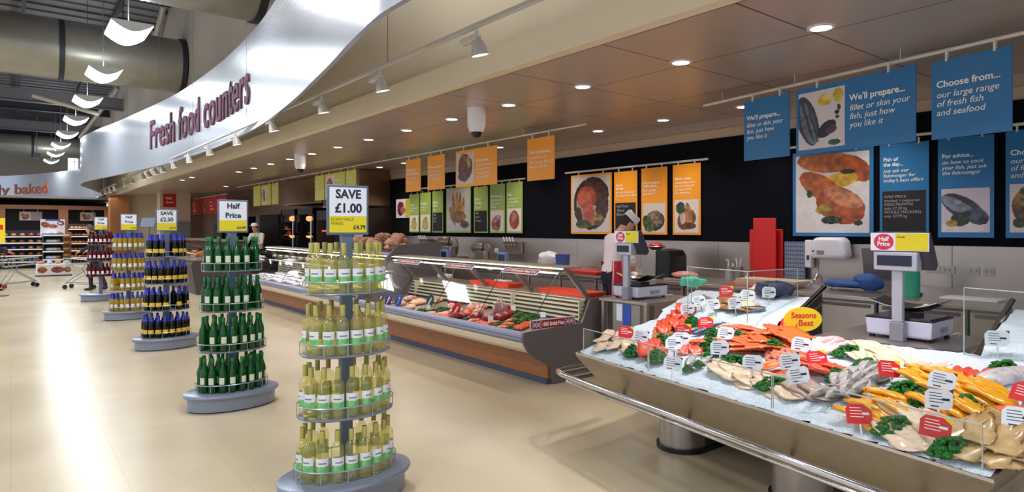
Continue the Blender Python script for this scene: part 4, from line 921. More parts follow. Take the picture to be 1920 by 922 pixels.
for i, px in enumerate((1745,1772,1822,1850)):
    a = VX(px, 508, 8.2); rt = thing('wall_socket', 'white double socket plate on the splashback, %s of four' % ['first','second','third','fourth'][i], 'socket', (8.279,a.y,1.14)); MB().box(-.012,0,-.05 if i > 1 else -.07,.05 if i > 1 else .07,0,.09).build('socket_plate', mat('pewter_plate', rgb(170,164,166), .4), rt, bevel=.004)
    for s_ in (-.025,.025): MB().box(-.015,-.012,s_-.008,s_+.008,.03,.06).build('rocker_switch', STEELD, rt)
rt = thing('document_tray', 'flat white tray on the worktop behind the right glass', 'tray', (7.75,2.25,.921)); MB().box(-.15,.15,-.25,.25,0,.02).build('tray', WHITE, rt, bevel=.004)
rt = thing('knife_pouch', 'small dark blue pouch lying beside the green roll', 'pouch', (7.75,2.85,.921)); MB().box(-.06,.06,-.13,.13,0,.03).build('pouch', mat('navy_plastic', rgb(30,40,100), .4), rt, bevel=.01)
def tap(px, lab, x=7.95, gooseneck=.16):
    y = VX(px,520,x).y; rt = thing('mixer_tap', lab, 'tap', (x,y,.92)); MB().tube([(0,0,0),(0,0,gooseneck*.7),(-.03,0,gooseneck),(-.10,0,gooseneck),(-.15,0,gooseneck*.6)], .013, 10).build('spout', CHROME, rt)
    for s_ in (-.12,.12): MB().lathe([(.0001,0),(.02,0),(.016,.04),(.026,.05),(.02,.08),(.0001,.082)], 10, c=(0,s_,0)).build('tap_handle', CHROME, rt)
tap(1540, 'chrome mixer tap right of the white tray stack'); tap(1414, 'chrome tap in front of the red chopping boards', gooseneck=.2)
for k in range(3):
    rt = thing('food_tray', 'cream shallow tray stacked right of the red boards, %s' % ['bottom','middle','top'][k], 'tray', (7.55,4.35-.02*k,.925+k*.018)); mb = MB(); mb.loft([[(sx*.17,sy*.36,.0) for sx,sy in ((-1,-1),(1,-1),(1,1),(-1,1))],[(sx*.2,sy*.40,.05) for sx,sy in ((-1,-1),(1,-1),(1,1),(-1,1))]]); mb.build('tray', mat('cream_tray', rgb(226,206,186), .45), rt)
rt = thing('red_mat', 'thin red cutting mat on the worktop under the cream trays', 'cutting mat', (7.55,4.62,.9205)); MB().box(-.25,.25,-.3,.3,0,.004).build('mat', RED, rt)
a = VX(1380,500,7.9); rt = thing('spray_bottle', 'clear pump bottle beside the steel canister', 'bottle', (7.9,a.y+.12,.921)); MB().lathe([(.0001,0),(.04,0),(.04,.13),(.012,.17),(.012,.2),(.0001,.2)], 14).build('bottle_body', clear('soapy_plastic', (.85,.85,.85), .3, .3, (.8,.8,.8)), rt); MB().tube([(0,0,.2),(0,0,.29),(-.05,0,.29)], .009, 8).build('pump_head', WHITE, rt)
rt = thing('knife_canister', 'dark steel canister with pale handled tools', 'canister', (7.9,a.y-.03,.921)); MB().lathe([(.0001,0),(.07,0),(.07,.2),(.066,.2),(.066,.02),(.0001,.02)], 16).build('canister', STEELD, rt)
for i, (dx, dy) in enumerate(((.03,.16),(-.02,.02),(0,-.05))): o = MB().tube([(7.9,a.y-.03,.95),(7.9+dx*.5,a.y-.03+dy*.6,1.16),(7.9+dx,a.y-.03+dy,1.05 if i == 0 else 1.24)], .009, 6).build('tool_handle', WHITE); tag(o, 'pale hooked tool handle in the dark canister, %s' % ['left','middle','right'][i], 'tool')
# mixer / bandsaw beside the butcher
rt = thing('bandsaw_machine', 'steel cabinet machine with a black rounded side, right of the butcher', 'machine', (7.7,0,.921)); a, b, c = VX(1212,470,7.5), VX(1237,470,7.5), VX(1262,470,7.5)
MB().box(7.4,7.85,b.y,a.y,.921,1.33).build('steel_housing', STEEL, rt, world=True, bevel=.01)
MB().prism([(b.y,.0+.921),(c.y,.921),(c.y,1.25),(c.y+.06,1.33),(b.y,1.35)], 7.42, 7.82, 'x').build('black_side', BLACK, rt, world=True, bevel=.01)
rt = thing('mince_dish', 'shallow dish of red mince on top of the steel machine', 'dish', (7.6,b.y+.15,1.332)); MB().lathe([(.0001,0),(.06,0),(.15,.05),(.145,.055),(.06,.012),(.0001,.012)], 20).build('dish', STEEL, rt); lump('mince','x','m',food_mat('red_mince', rgb(206,44,36), rgb(150,16,20), 120),.22,.22,.10,61).parent = rt
o = [k_ for k_ in bpy.data.objects if k_.name == 'mince'][0]; o.location = (0,0,.02); del o['label']; del o['category']
rt = thing('glass_offcut_tray', 'glass tray of pale meat offcuts behind the smaller scale', 'tray', (7.45,VX(1285,505,7.45).y,.921)); MB().box(-.16,.16,-.26,.26,0,.03).build('tray', STEEL, rt, bevel=.005); lp = lump('meat_offcut','x','x',PORKM,.3,.4,.11,62); lp.parent = rt; lp.location = (0,0,.03); del lp['label']; del lp['category']
# red trays left of the butcher
for i, (px, py, x, lab) in enumerate(((1090,518,7.45,'red food tray on the worktop left of the butcher, upper'),(1100,530,7.25,'red food tray on the worktop left of the butcher, lower'))):
    p = G(px, py-4, .93); rt = thing('food_tray', lab, 'tray', (x,VX(px,py,x).y,.921)); mb = MB(); mb.loft([[(sx*.10,sy*.3,.0) for sx,sy in ((-1,-1),(1,-1),(1,1),(-1,1))],[(sx*.13,sy*.34,.05) for sx,sy in ((-1,-1),(1,-1),(1,1),(-1,1))]]); mb.build('tray', RED, rt)
for i, (px, x) in enumerate(((930,5.22),(1070,5.22))):
    rt = thing('food_tray', 'long orange-red tray on the meat counter rear shelf, %s' % ['left','right'][i], 'tray', (x,VX(px,560,x).y,.876)); mb = MB(); mb.loft([[(sx*.12,sy*.42,.0) for sx,sy in ((-1,-1),(1,-1),(1,1),(-1,1))],[(sx*.14,sy*.45,.05) for sx,sy in ((-1,-1),(1,-1),(1,1),(-1,1))]]); mb.build('tray', mat('orange_red_plastic', rgb(226,60,30), .4), rt)
# white bag pile and blue tub
rt = thing('carrier_bag_pile', 'heap of crumpled white bags left of the blue tub', 'bags', (7.6,VX(1032,480,7.6).y,.921)); MB().ell((0,0,.18),(.15,.26,.14),20,12,warp=lambda p: p*(1+.4*noise.noise(p*8))).build('crumpled_bags', WHITE, rt); MB().box(-.2,.2,-.3,.3,0,.03).build('base_board', mat('tan_board', rgb(190,130,70), .5), rt)
rt = thing('plastic_tub', 'plain blue tub beside the white bags', 'tub', (7.5,VX(1055,490,7.5).y,.921)); MB().lathe([(.0001,0),(.11,0),(.13,.28),(.122,.28),(.1,.012),(.0001,.012)], 20).build('tub', mat('blue_plastic', rgb(60,90,160), .45), rt)
# slicers
for i, (px, lab, s_) in enumerate(((846,'large grey meat slicer, left one, above the counter glass',1.15),(908,'smaller meat slicer with upright blade guard, right one',.9))):
    y = VX(px, 470, 7.7).y; rt = thing('meat_slicer', lab, 'slicer', (7.7,y,.921)); 
    MB().box(-.22*s_,.22*s_,-.3*s_,.3*s_,0,.10*s_).build('slicer_base', STEELD, rt, bevel=.03); mb = MB(); mb.tube([(-.02,-.05,.28*s_),(.03,-.05,.28*s_)], .19*s_, 28); mb.build('blade', STEEL, rt)
    MB().ell((.02,.22*s_,.36*s_),(.14*s_,.3*s_,.13*s_),18,10).build('motor_cover', mat('slicer_grey', rgb(126,112,104), .35, .4), rt); MB().box(-.2*s_,-.08*s_,-.28*s_,.1*s_,.10*s_,.30*s_).build('meat_carriage', STEEL, rt, bevel=.01)
    MB().tube([(-.14*s_,-.1*s_,.3*s_),(-.16*s_,-.2*s_,.46*s_)], .014*s_, 8).build('carriage_handle', BLACK, rt)
# scale displays on the meat counter rear
for i, px in enumerate((849,958)):
    y = VX(px, 480, 5.5).y; rt = thing('scale_display', 'small blue-framed scale screen over the meat counter, %s' % ['left','right'][i], 'screen', (5.36,y,.88)); MB().tube([(0,0,0),(0,0,.3)], .015, 8).build('stand_pole', STEELD, rt)
    MB().box(-.03,.03,-.10,.10,.28,.44).build('screen_housing', mat('pale_blue_plastic', rgb(96,126,196), .4), rt, bevel=.008); MB().box(-.034,-.03,-.075,.075,.31,.41).build('screen_glass', BLACK, rt)
    MB().box(-.06,.06,-.14,.14,0,.06).build('scale_base', WHITE, rt, bevel=.01)
# knife holders on wall
for i, (px, lab) in enumerate(((955,'wall-mounted wedge holder with white-handled knives, centre'),(792,'wall-mounted wedge holder with knives, behind the deli partition'))):
    y = VX(px,450,8.1).y; rt = thing('knife_holder', lab, 'knife holder', (8.26,y,1.12)); MB().prism([(-.14,.26),(0,.26),(0,0),(-.06,.08)], -.25, .25, 'y').build('holder_body', STEELD if i else STEEL, rt)
    for k in range(4):
        q = MB().tube([(8.16,y+.2-.1*k,1.30),(8.14,y+.26-.1*k,1.47)], .016, 6).build('kitchen_knife', WHITE); tag(q, 'white knife handle in the %s wall holder, %s' % (['central','left'][i], ['first','second','third','fourth'][k]), 'knife')
for i, px in enumerate((914,931)):
    y = VX(px,470,8.27).y; rt = thing('wall_socket', 'small white wall socket beside the slicers, %s' % ['left','right'][i], 'socket', (8.279,y,1.12)); MB().box(-.015,0,-.06,.06,0,.1).build('socket_plate', WHITE, rt, bevel=.004); MB().box(-.045,-.015,-.03,.03,.02,.07).build('plug', BLACK if i == 0 else WHITE, rt)
# ------------------------------------------------------------------ meat counter inner light
light('counter_canopy_light','AREA',(4.68,7.05,1.17),18,(1,.93,.86),target=(4.62,7.05,0),shape='RECTANGLE',size=.05,size_y=3.8).rotation_euler = (0,0,0)
light('counter_canopy_light','AREA',(4.68,12.2,1.17),26,(1,.93,.90),target=(4.62,12.2,0),shape='RECTANGLE',size=.05,size_y=6.0).rotation_euler = (0,0,0)
# ------------------------------------------------------------------ FISH COUNTER
A = Vector((3.34,3.47)); B_ = Vector((2.86,.77))
E1 = (B_-A).normalized(); E2 = Vector((-E1.y, E1.x))
def wl(x, y): d = Vector((x,y))-A; return d.dot(E1), d.dot(E2)
XR = 4.36; YL, YR = 2.45, 1.25     # recess for the scale
def zs(x, y):
    l, w_ = wl(x, y); z = .72+.13*max(w_, 0)
    if x > XR and (y > YL or y < YR): z += .05*min(1,(x-XR)/.08)+.12*(x-XR)
    return z
fc = thing('fish_counter', 'large tilted stainless fish counter heaped with ice, in the right foreground', 'counter', (3.9, 2.1, 0))
XE = 5.0
outline = [tuple(A), tuple(B_), (4.3,.76), (XE,.76), (XE,YR), (XR,YR), (XR,YL), (XE,YL), (XE,3.62), (4.3,3.56)]
def edge_ring(dz, inset, zf=None):
    c = Vector((3.9,2.1)); out = []
    for i, p in enumerate(outline):
        p = Vector(p); a = Vector(outline[i-1]); b = Vector(outline[(i+1) % len(outline)])
        n1 = Vector(((p-a).y, -(p-a).x)).normalized(); n2 = Vector(((b-p).y, -(b-p).x)).normalized()
        # outline runs A->B (away from wall side on its right)
        n_ = (n1+n2); n_ = n_/max(n_.length,.001); q = p-n_*inset*-1
        out.append((q.x, q.y, (zs(p.x, p.y)+dz) if zf is None else zf))
    return out
mb = MB()   # pan: rim and sloping aprons down to an underside
top = edge_ring(.0, 0); topi = edge_ring(-.0, .0)
def inner(inset, dz, zf=None):
    out = []
    for i, p in enumerate(outline):
        p = Vector(p); a = Vector(outline[i-1]); b = Vector(outline[(i+1) % len(outline)])
        d1 = (p-a).normalized(); d2 = (b-p).normalized(); n1 = Vector((-d1.y, d1.x)); n2 = Vector((-d2.y, d2.x))
        q = p+(n1+n2)*inset/max(.4, 1+n1.dot(n2))
        out.append((q.x, q.y, (zs(p.x,p.y)+dz) if zf is None else zf))
    return out
rings = [inner(.012,-.03), inner(.012,.0), inner(-.008,.004), inner(-.012,-.008), inner(-.004,-.03), inner(.16,0,.47), inner(.17,0,.45)]
mb.loft(rings, cap=False); mb.add(inner(.17,0,.45), [tuple(range(len(outline)))]); mb.build('steel_pan', mat('fish_pan_steel', rgb(172,160,142), .34, .9, .08, 14), fc, world=True, ang=25)
# ice
ICE = mat('crushed_ice', rgb(232,240,252), .28, 0, 0, 90, .9, c2=rgb(206,222,240))
mb = MB(); ny, nx = 150, 110; idx = {}; vs = []; fs = []
def inside(x, y):
    l, w_ = wl(x, y)
    if w_ < .0 or y < .775: return False
    if y > 3.47+(x-3.34)*.09-.005: return False
    if x > XR-.02 and YR-.02 < y < YL+.02: return False
    return x < XE
def icez(x, y):
    l, w_ = wl(x, y); b = zs(x, y)
    return b-.004+.034*min(1, max(w_,0)/.22)+.006*noise.noise(Vector((x*45,y*45,0)))+.010*noise.noise(Vector((x*12,y*12,3)))
for j in range(ny+1):
    for i in range(nx+1):
        x, y = 2.86+(XE-2.86)*i/nx, .76+(3.64-.76)*j/ny
        idx[i,j] = len(vs); vs.append((x, y, icez(x, y)))
for j in range(ny):
    for i in range(nx):
        q = [(i,j),(i+1,j),(i+1,j+1),(i,j+1)]
        if all(inside(vs[idx[k]][0], vs[idx[k]][1]) for k in q): fs.append(tuple(idx[k] for k in q))
mb.add(vs, fs); ice = mb.build('crushed_ice', ICE, ang=180); b = bmesh.new(); b.from_mesh(ice.data); bmesh.ops.delete(b, geom=[v for v in b.verts if not v.link_faces], context='VERTS'); b.to_mesh(ice.data); b.free()
tag(ice, 'bed of white crushed ice filling the fish counter', 'ice', kind='stuff')
# side walls of the rear tiers and slanted steel rims
def rim(name_, label, p, q, r=.016):
    return MB().tube([p, q], r, 8).build(name_, CHROME, fc, world=True)
for y in (YL, YR):
    s_ = 1 if y == YL else -1
    MB().prism([(XR,.50),(XE,.50),(XE,1.16),(XR+.02,.90)], y-.012 if s_ < 0 else y-.004, y+.004 if s_ < 0 else y+.012, 'y').build('tier_side_panel', mat('navy_grey_panel', rgb(48,50,66), .35, .3), fc, world=True)
    rim('slanted_rim', '', (XR-.02,y,.90), (XE+.05,y,1.19), .018)
rim('rear_rim', '', (XR,YL,zs(XR-.01,YL)+.02), (XR,YR,zs(XR-.01,YR)+.02), .014)
# legs
for k, (y, x0) in enumerate(((3.02,3.83),(1.98,3.62))):
    st = lambda r, z: [(x0+.17+r*math.cos(a)*1., y+r*math.sin(a), z) for a in [PI/2+PI*i/14 for i in range(15)]]+[(x0+.95,y-r,z),(x0+.95,y+r,z)]
    lg = MB().loft([[(q[0],q[1],z) for q in st(.17,0)] for z in (.03,.50)]).build('pedestal_leg', STEEL, fc, world=True)
    g_ = MB().box(x0+.22,x0+1.2,y-.173,y+.173,.03,.46).build('leg_side_panel', mat('dark_leg_panel', rgb(66,58,62), .4, .2), lg); g_.data.transform(Matrix.Translation(-fc.location))
    f_ = MB().loft([[(q[0],q[1],z) for q in st(.19,0)] for z in (0,.035)]).build('leg_foot', BLACK, lg); f_.data.transform(Matrix.Translation(-fc.location))
# bumper rail with brackets
rs = thing('bumper_rail', 'double chrome bumper rail along the front of the fish counter', 'rail', (3.2,2.5,.5))
off = lambda l, w_, z: (A.x+E1.x*l+E2.x*w_, A.y+E1.y*l+E2.y*w_, z)
MB().tube([(4.0,3.72,.55),(3.5,3.70,.55),(3.34,3.69,.55),off(-.14,-.07,.55),off(-.08,-.085,.55),off(2.9,-.085,.55)], .021, 12).build('top_rail', CHROME, rs, world=True)
MB().tube([(4.0,3.70,.49),(3.5,3.69,.49),off(-.10,-.03,.49),off(2.9,-.03,.49)], .012, 10).build('lower_rail', CHROME, rs, world=True)
for l in (.35,1.0,1.75,2.4):
    MB().prism([(0,0),(.10,.0),(.16,-.0),(.10,-.055),(.0,-.02)], -.012, .012, 'y').build('rail_bracket', STEELD, rs) if False else MB().tube([off(l,-.08,.53), off(l+.0,.02,.46), off(l,.22,.47)], .011, 6).build('rail_bracket', STEELD, rs, world=True)
for q_ in (1.2,2.0,2.8): light('added_fish_spot','SPOT',(3.9,q_,3.2),135,(1,.96,.95),target=(3.95,q_,.8),spot_size=1.1,spot_blend=.9,shadow_soft_size=.07)  # added spots without any fixture, brightening the fish and ice
light('added_fish_spot','SPOT',(4.7,3.0,3.2),60,(1,.96,.95),target=(4.6,3.0,.8),spot_size=1.1,spot_blend=.9,shadow_soft_size=.07)  # another added spot without a fixture, brightening the left ice tier
# front glass guards
def pane(label, p, q, z0, z1, lean=(0,0)):
    rt = thing('glass_guard', label, 'glass screen', ((p[0]+q[0])/2,(p[1]+q[1])/2,min(z0)))
    d = Vector((q[0]-p[0], q[1]-p[1])).normalized(); n_ = Vector((-d.y,d.x))*.004
    v = [(p[0],p[1],z0[0]),(q[0],q[1],z0[1]),(q[0]+lean[0],q[1]+lean[1],z1[1]),(p[0]+lean[0],p[1]+lean[1],z1[0])]
    MB().loft([[(a+n_.x,b+n_.y,c) for a,b,c in v],[(a-n_.x,b-n_.y,c) for a,b,c in v]]).build('glass_sheet', GLASS, rt, world=True, smooth=False)
    MB().tube([v[0],v[3],v[2],v[1]], .0035, 6).build('polished_edge', mat('glass_edge', rgb(196,204,204), .15, .3), rt, world=True); return rt
seg = [(.015,.75),(.76,1.72),(1.73,2.69)]
for k, (a, b) in enumerate(seg):
    P, Q = off(a,.045,0), off(b,.045,0); pane('low glass guard on the fish counter front, %s' % ['left pane','middle pane','right pane'][k], P, Q, (.73,.73), (.90,.90), (.0,.0))
pane('tall glass screen behind the salmon, left of the yellow oval sign', (4.3,3.19), (4.3,2.66), (.93,.95), (1.34,1.33))
pane('tall glass screen at the right frame edge before the right ice tier', (4.3,1.29), (4.3,.66), (.93,.94), (1.31,1.30))
pane('side glass of the left ice tier, turned towards the wall', (4.3,2.66), (4.95,2.62), (.96,1.05), (1.33,1.33))
# fish surface placement
def onice(px, py, dz=0.0, lift=0.):
    z = .85
    for _ in range(8): p = G(px, py, z+lift); z = .5*z+.5*(zs(p.x, p.y)+.035)
    p = G(px, py, z+lift); return Vector((p.x, p.y, icez(p.x, p.y)+dz))
def tiltq(rz, extra=0.):
    return (Matrix.Rotation(-.13, 4, 'Y') @ Matrix.Rotation(rz, 4, 'Z') @ Matrix.Rotation(extra, 4, 'Y')).to_euler()
def fmat(n, c, c2, sc, r=.3, wave=None):
    m = mat(n, c, r, 0, 0, sc, .2, c2=c2, coat=.3); return m
SALMN = fmat('raw_salmon', rgb(242,120,62), rgb(226,92,44), 30); SALMR = fmat('red_salmon', rgb(240,92,58), rgb(222,68,38), 30)
SMOKE = fmat('smoked_yellow_fish', rgb(244,178,20), rgb(232,146,10), 22); PALE = fmat('pale_white_fish', rgb(242,220,196), rgb(226,194,166), 20)
CREAMF = fmat('cream_white_fish', rgb(246,234,208), rgb(236,214,180), 16); TAN = fmat('tan_flat_fish', rgb(214,180,126), rgb(188,150,96), 18)
PINKF = fmat('pink_grey_fish', rgb(206,172,160), rgb(176,140,130), 24); SILV = mat('silver_fish_skin', rgb(226,216,216), .22, .1, 0, 26, .1, c2=rgb(176,170,174)); SILVB = mat('dark_fish_back', rgb(110,112,112), .25, .1, 0, 26, .1, c2=rgb(164,158,150))
BRNF = fmat('brown_flat_fish_skin', rgb(190,140,84), rgb(140,96,50), 50); PRAWN = fmat('cooked_prawn', rgb(234,158,128), rgb(214,110,84), 60)
def fillet(name, m, L, W, H, taper=.35, n=5, grooves=0, wav=.006):
    mb = MB()
    mb.pillow(L, W, H, 18, 8, f=lambda u: (max(0,1-abs(u)**4))**.5*(1-taper*(u*.5+.5))*(1+.10*math.sin(u*7+W*40)+.05*math.sin(u*17)), wav=wav)
    if grooves: mb.v = [(x, y, z*(1-.22*max(0,math.sin(x*2*PI/.028+y*12))**6)) for x,y,z in mb.v]
    o = mb.build(name, m, ang=180); return tag(o, 'x', 'fish'); 
def wholefish(name, L, W, H, back=SILVB, belly=SILV):
    mb = MB(); pr = [(0,.10),(.05,.42),(.14,.78),(.26,.98),(.40,1.),(.55,.86),(.70,.62),(.82,.36),(.90,.20),(.94,.2)]
    rings = []
    for t, k in pr: rings.append([(L*(t-.5), W/2*k*math.cos(a), H/2*k*math.sin(a)+H*.45) for a in [2*PI*i/14 for i in range(14)]])
    mb.loft(rings)
    fcs = list(mb.f); mb.m = [0 if sum(mb.v[i][1] for i in f)/len(f) > W*.10 else 1 for f in fcs]
    mb.cur = 0
    mb.prism([(L*.43,-W*.10),(L*.5,-W*.42),(L*.485,0),(L*.5,W*.42),(L*.43,W*.10)], H*.42, H*.48)
    mb.prism([(-L*.1,W*.46),(L*.02,W*.62),(L*.04,W*.44)], H*.42, H*.46); mb.prism([(-L*.2,-W*.3),(-L*.1,-W*.6),(-L*.08,-W*.35)], H*.5, H*.54)
    o = mb.build(name, [back, belly], ang=60); tag(o, 'x', 'fish')
    e = MB(); e.ell((-L*.44,W*.06,H*.72),(.006,.006,.003),8,5); e.build('fish_eye', BLACK, o); return o
PR = {'salmon': fillet('salmon_fillet', SALMN, .27,.145,.018,.45,grooves=1,wav=.008), 'salmonr': fillet('salmon_fillet', SALMR, .17,.085,.020,.3,grooves=1,wav=.008), 'portion': fillet('salmon_portion', SALMR, .15,.055,.045,.15),
 'yellow': fillet('smoked_haddock_fillet', SMOKE, .19,.075,.026,.4), 'pale': fillet('white_fish_fillet', PALE, .24,.125,.015,.5), 'cream': fillet('white_fish_fillet', CREAMF, .32,.14,.022,.4), 'tan': fillet('flat_fish_fillet', TAN, .21,.135,.010,.6,wav=.009),
 'pink': fillet('skinned_fish_fillet', PINKF, .28,.14,.016,.4), 'silver': wholefish('whole_fish', .26,.062,.04), 'dark': wholefish('mackerel', .26,.06,.04, mat('blue_black_skin', rgb(26,34,60), .25, .1), mat('slate_skin', rgb(80,86,100), .25, .1)), 'trout': wholefish('trout', .46,.12,.075, mat('salmon_pink_skin', rgb(200,150,130), .3, .2), SILV),
 'brown': fillet('brown_flat_fish', BRNF, .20,.11,.02,.2), 'cod': fillet('white_fish_fillet', mat('pinkish_cod', rgb(240,206,206), .3, 0, 0, 20, .1, c2=rgb(226,170,176)), .30,.09,.04,.3)}
mb = MB(); mb.tube([(.03*math.cos(a)*(1+.1*a), .03*math.sin(a), .012) for a in [PI*1.35*i/9 for i in range(10)]], [.003,.009,.012,.013,.012,.011,.009,.007,.005,.007], 8); PR['prawn'] = tag(mb.build('cooked_prawn', PRAWN), 'x', 'prawn')
for k_, H in (('parsA',1),('parsB',2)): PR[k_] = leafy('parsley_bunch','x','parsley', .13 if H == 1 else .19, .11, .075, 70+H, mat('curly_parsley', rgb(34,128,34), .7, 0, 0, 90, .6, c2=rgb(12,74,18)), 95)
usedf = set(); FB = []
def fish(kind, p, rz, dz=0, ex=0, sc=1):
    o = PR[kind] if kind not in usedf else dup(PR[kind]); usedf.add(kind); o.location = p+Vector((0,0,dz)); o.rotation_euler = tiltq(rz, ex); o.scale = (sc,)*3 if not isinstance(sc, tuple) else sc; FB.append(o); return o
def pile(kind, quad, cols, rows, rz, base, group, sc=1., jit=.25, h=.012, ex=-.10, ja=.3):
    """overlapping rows between four picture corners: back-left, back-right, front-right, front-left"""
    os_ = []
    for r_ in range(rows):
        for c_ in range(cols):
            u, v = (c_+.5+random.uniform(-jit,jit))/cols, (r_+.5+random.uniform(-jit,jit))/rows
            a = [quad[0][k]*(1-u)+quad[1][k]*u for k in (0,1)]; b = [quad[3][k]*(1-u)+quad[2][k]*u for k in (0,1)]
            p = onice(a[0]*(1-v)+b[0]*v, a[1]*(1-v)+b[1]*v, lift=.02)
            os_.append(fish(kind, p, rz+random.uniform(-ja,ja), h*random.uniform(0,2.2), ex, sc*1.22*random.uniform(.9,1.12)))
    for k in range(rows):
        row = os_[k*cols:(k+1)*cols]; ordinals(row, base+(', %s row' % (['back','front'] if rows == 2 else ['back','middle','front','frontmost'])[k] if rows > 1 else ''), group)
    return os_
random.seed(21)
pile('pale', [(1135,622),(1185,618),(1185,658),(1120,645)], 3, 3, .5, 'pale fish fillet at the left front corner', 'pale fillets at the left front corner', .85)
pile('salmonr', [(1262,592),(1300,585),(1292,612),(1222,626)], 7, 3, 0.55, 'orange-red salmon fillet heaped at the back left', 'salmon heap at the back left', .95, h=.022)
pile('brown', [(1228,620),(1252,620),(1258,630),(1232,632)], 2, 1, .3, 'small brown flat fish left of the parsley', 'brown flat fish', .7)
pile('salmonr', [(1205,645),(1240,648),(1248,668),(1200,662)], 5, 2, 0.6, 'salmon fillet at the front left behind the low glass', 'front left salmon', .95, h=.02)
pile('dark', [(1305,612),(1340,614),(1340,622),(1305,622)], 3, 1, -.35, 'dark blue-black mackerel in the middle back', 'dark mackerel', .9)
pile('salmon', [(1378,620),(1478,614),(1520,645),(1400,648)], 6, 3, 1.7, 'large salmon side at the back centre', 'large salmon sides at back centre', .95, h=.02, ja=.7)
pile('salmon', [(1320,634),(1440,645),(1440,664),(1320,650)], 6, 2, 2.1, 'salmon side in the long centre pile', 'centre salmon pile', .85, h=.02, ja=.7)
pile('salmonr', [(1278,648),(1308,652),(1312,662),(1284,660)], 2, 1, .5, 'small salmon fillet behind the front glass', 'small salmon pair', .9)
pile('silver', [(1290,660),(1350,672),(1350,688),(1290,680)], 3, 1, .3, 'small silver fish behind the front glass, left half', 'small silver fish, left half', .7)
pile('pale', [(1345,684),(1470,708),(1480,735),(1340,695)], 5, 2, 1.2, 'pale skinless fillet along the front glass, centre', 'pale fillets at centre front', 1.0)
pile('salmon', [(1440,676),(1485,688),(1485,702),(1432,690)], 3, 1, -1.0, 'salmon fillet between the white tickets, centre front', 'centre front salmon', .7, h=.02)
pile('salmonr', [(1515,674),(1575,690),(1560,712),(1500,698)], 5, 2, 1.85, 'deep orange salmon fillet left of the silver fish', 'deep orange salmon', .95, h=.02)
pile('pink', [(1478,712),(1545,722),(1545,740),(1478,728)], 3, 2, 1.2, 'greyish pink skinned fillet along the front glass', 'pink-grey fillets', .85)
pile('cod', [(1525,640),(1575,640),(1575,658),(1525,665)], 3, 1, -.4, 'pinkish white fillet behind the red ticket', 'pinkish fillets', .9)
pile('cream', [(1615,648),(1690,668),(1690,690),(1615,680)], 4, 2, 1.1, 'large cream fillet at the back right of the silver fish', 'large cream fillets', .95)
pile('silver', [(1590,690),(1660,690),(1640,740),(1530,745)], 5, 3, 3.3, 'silver whole fish in the fanned row', 'fanned silver whole fish', 1.05, h=.012)
pile('pale', [(1700,672),(1760,684),(1750,692),(1690,690)], 3, 1, -1.1, 'thin tan fish tail left of the salmon slices', 'thin tan fish', .7)
pile('portion', [(1790,692),(1878,706),(1876,716),(1790,706)], 7, 1, .17, 'upright salmon portion in the neat row', 'neat row of salmon portions', 1.0, jit=.08, h=.004, ex=0)
pile('yellow', [(1725,700),(1870,725),(1865,760),(1700,722)], 8, 4, 1.36, 'yellow smoked fillet in the big right heap', 'big yellow heap', .95, h=.024)
pile('yellow', [(1725,748),(1850,775),(1850,785),(1725,765)], 6, 2, 1.3, 'yellow smoked fillet at the foot of the big heap', 'foot of yellow heap', .9, h=.02)
pile('yellow', [(1650,735),(1700,745),(1660,800),(1585,780)], 5, 3, 1.3, 'yellow smoked fillet behind the front glass', 'front yellow fillets', .9, h=.014, ja=.5)
pile('pale', [(1680,765),(1790,785),(1780,830),(1670,810)], 4, 2, 1.15, 'pale fillet under the front right red ticket', 'pale fillets under red ticket', 1.0)
pile('salmon', [(1870,750),(1925,755),(1925,775),(1870,775)], 3, 1, -1.0, 'orange fillet at the right frame edge', 'orange fillets at right edge', .7)
pile('tan', [(1800,770),(1900,800),(1900,850),(1790,835)], 4, 3, 0.2, 'tan flat fish fillet at the front right corner', 'tan fillets at front right', 1.0, h=.016, ja=.9)
pile('tan', [(1890,800),(1930,810),(1930,850),(1880,850)], 2, 1, .4, 'tan flat fish fillet at the far right edge', 'tan fillets at right edge', 1.)
o = fish('trout', onice(1903,712), -.5, .0, 0, 1.1); o['label'] = 'whole trout with pink back at the right frame edge'
pile('prawn', [(1448,656),(1530,662),(1530,674),(1445,668)], 10, 3, 0, 'cooked pink prawn in the centre', 'cooked prawns', .9, jit=.45, h=.01, ex=0)
# upper left tier
pile('brown', [(1362,560),(1388,560),(1390,582),(1362,584)], 2, 2, 1.2, 'brown fish standing on the left ice tier', 'brown fish on left tier', 1.2, h=.02)
pile('silver', [(1325,560),(1352,556),(1352,572),(1325,574)], 3, 1, 1.2, 'grey fish on the left ice tier', 'grey fish on left tier', .9)
for px, py, lab, m_, s_ in ((1402,580,'oval grey dish of pale shellfish on the left ice tier',STEELD,.10),(1422,549,'small heap of beige shellfish at the top of the left ice tier',TAN,.09)):
    p = onice(px, py); rt = thing('shellfish_dish', lab, 'dish', p); MB().lathe([(.0001,0),(s_,0),(s_*1.25,.03),(s_*1.2,.034),(s_,.01),(.0001,.01)], 20, sx=.7, sy=1.2).build('dish', STEELD, rt); q = lump('shellfish','x','x',PALE,s_*1.3,s_*2,.06,px,rough=.9); del q['label']; del q['category']; q.parent = rt; q.location = (0,0,.012)
p = onice(1452,556); rt = thing('mussel_bag', 'dark blue netted bag of mussels on the left ice tier', 'bag', p); MB().ell((0,0,.06),(.1,.17,.07),18,10,warp=lambda p: p*(1+.35*noise.noise(p*20))).build('net_bag', mat('navy_net', rgb(30,42,80), .4, bump=.8, scale=60), rt)
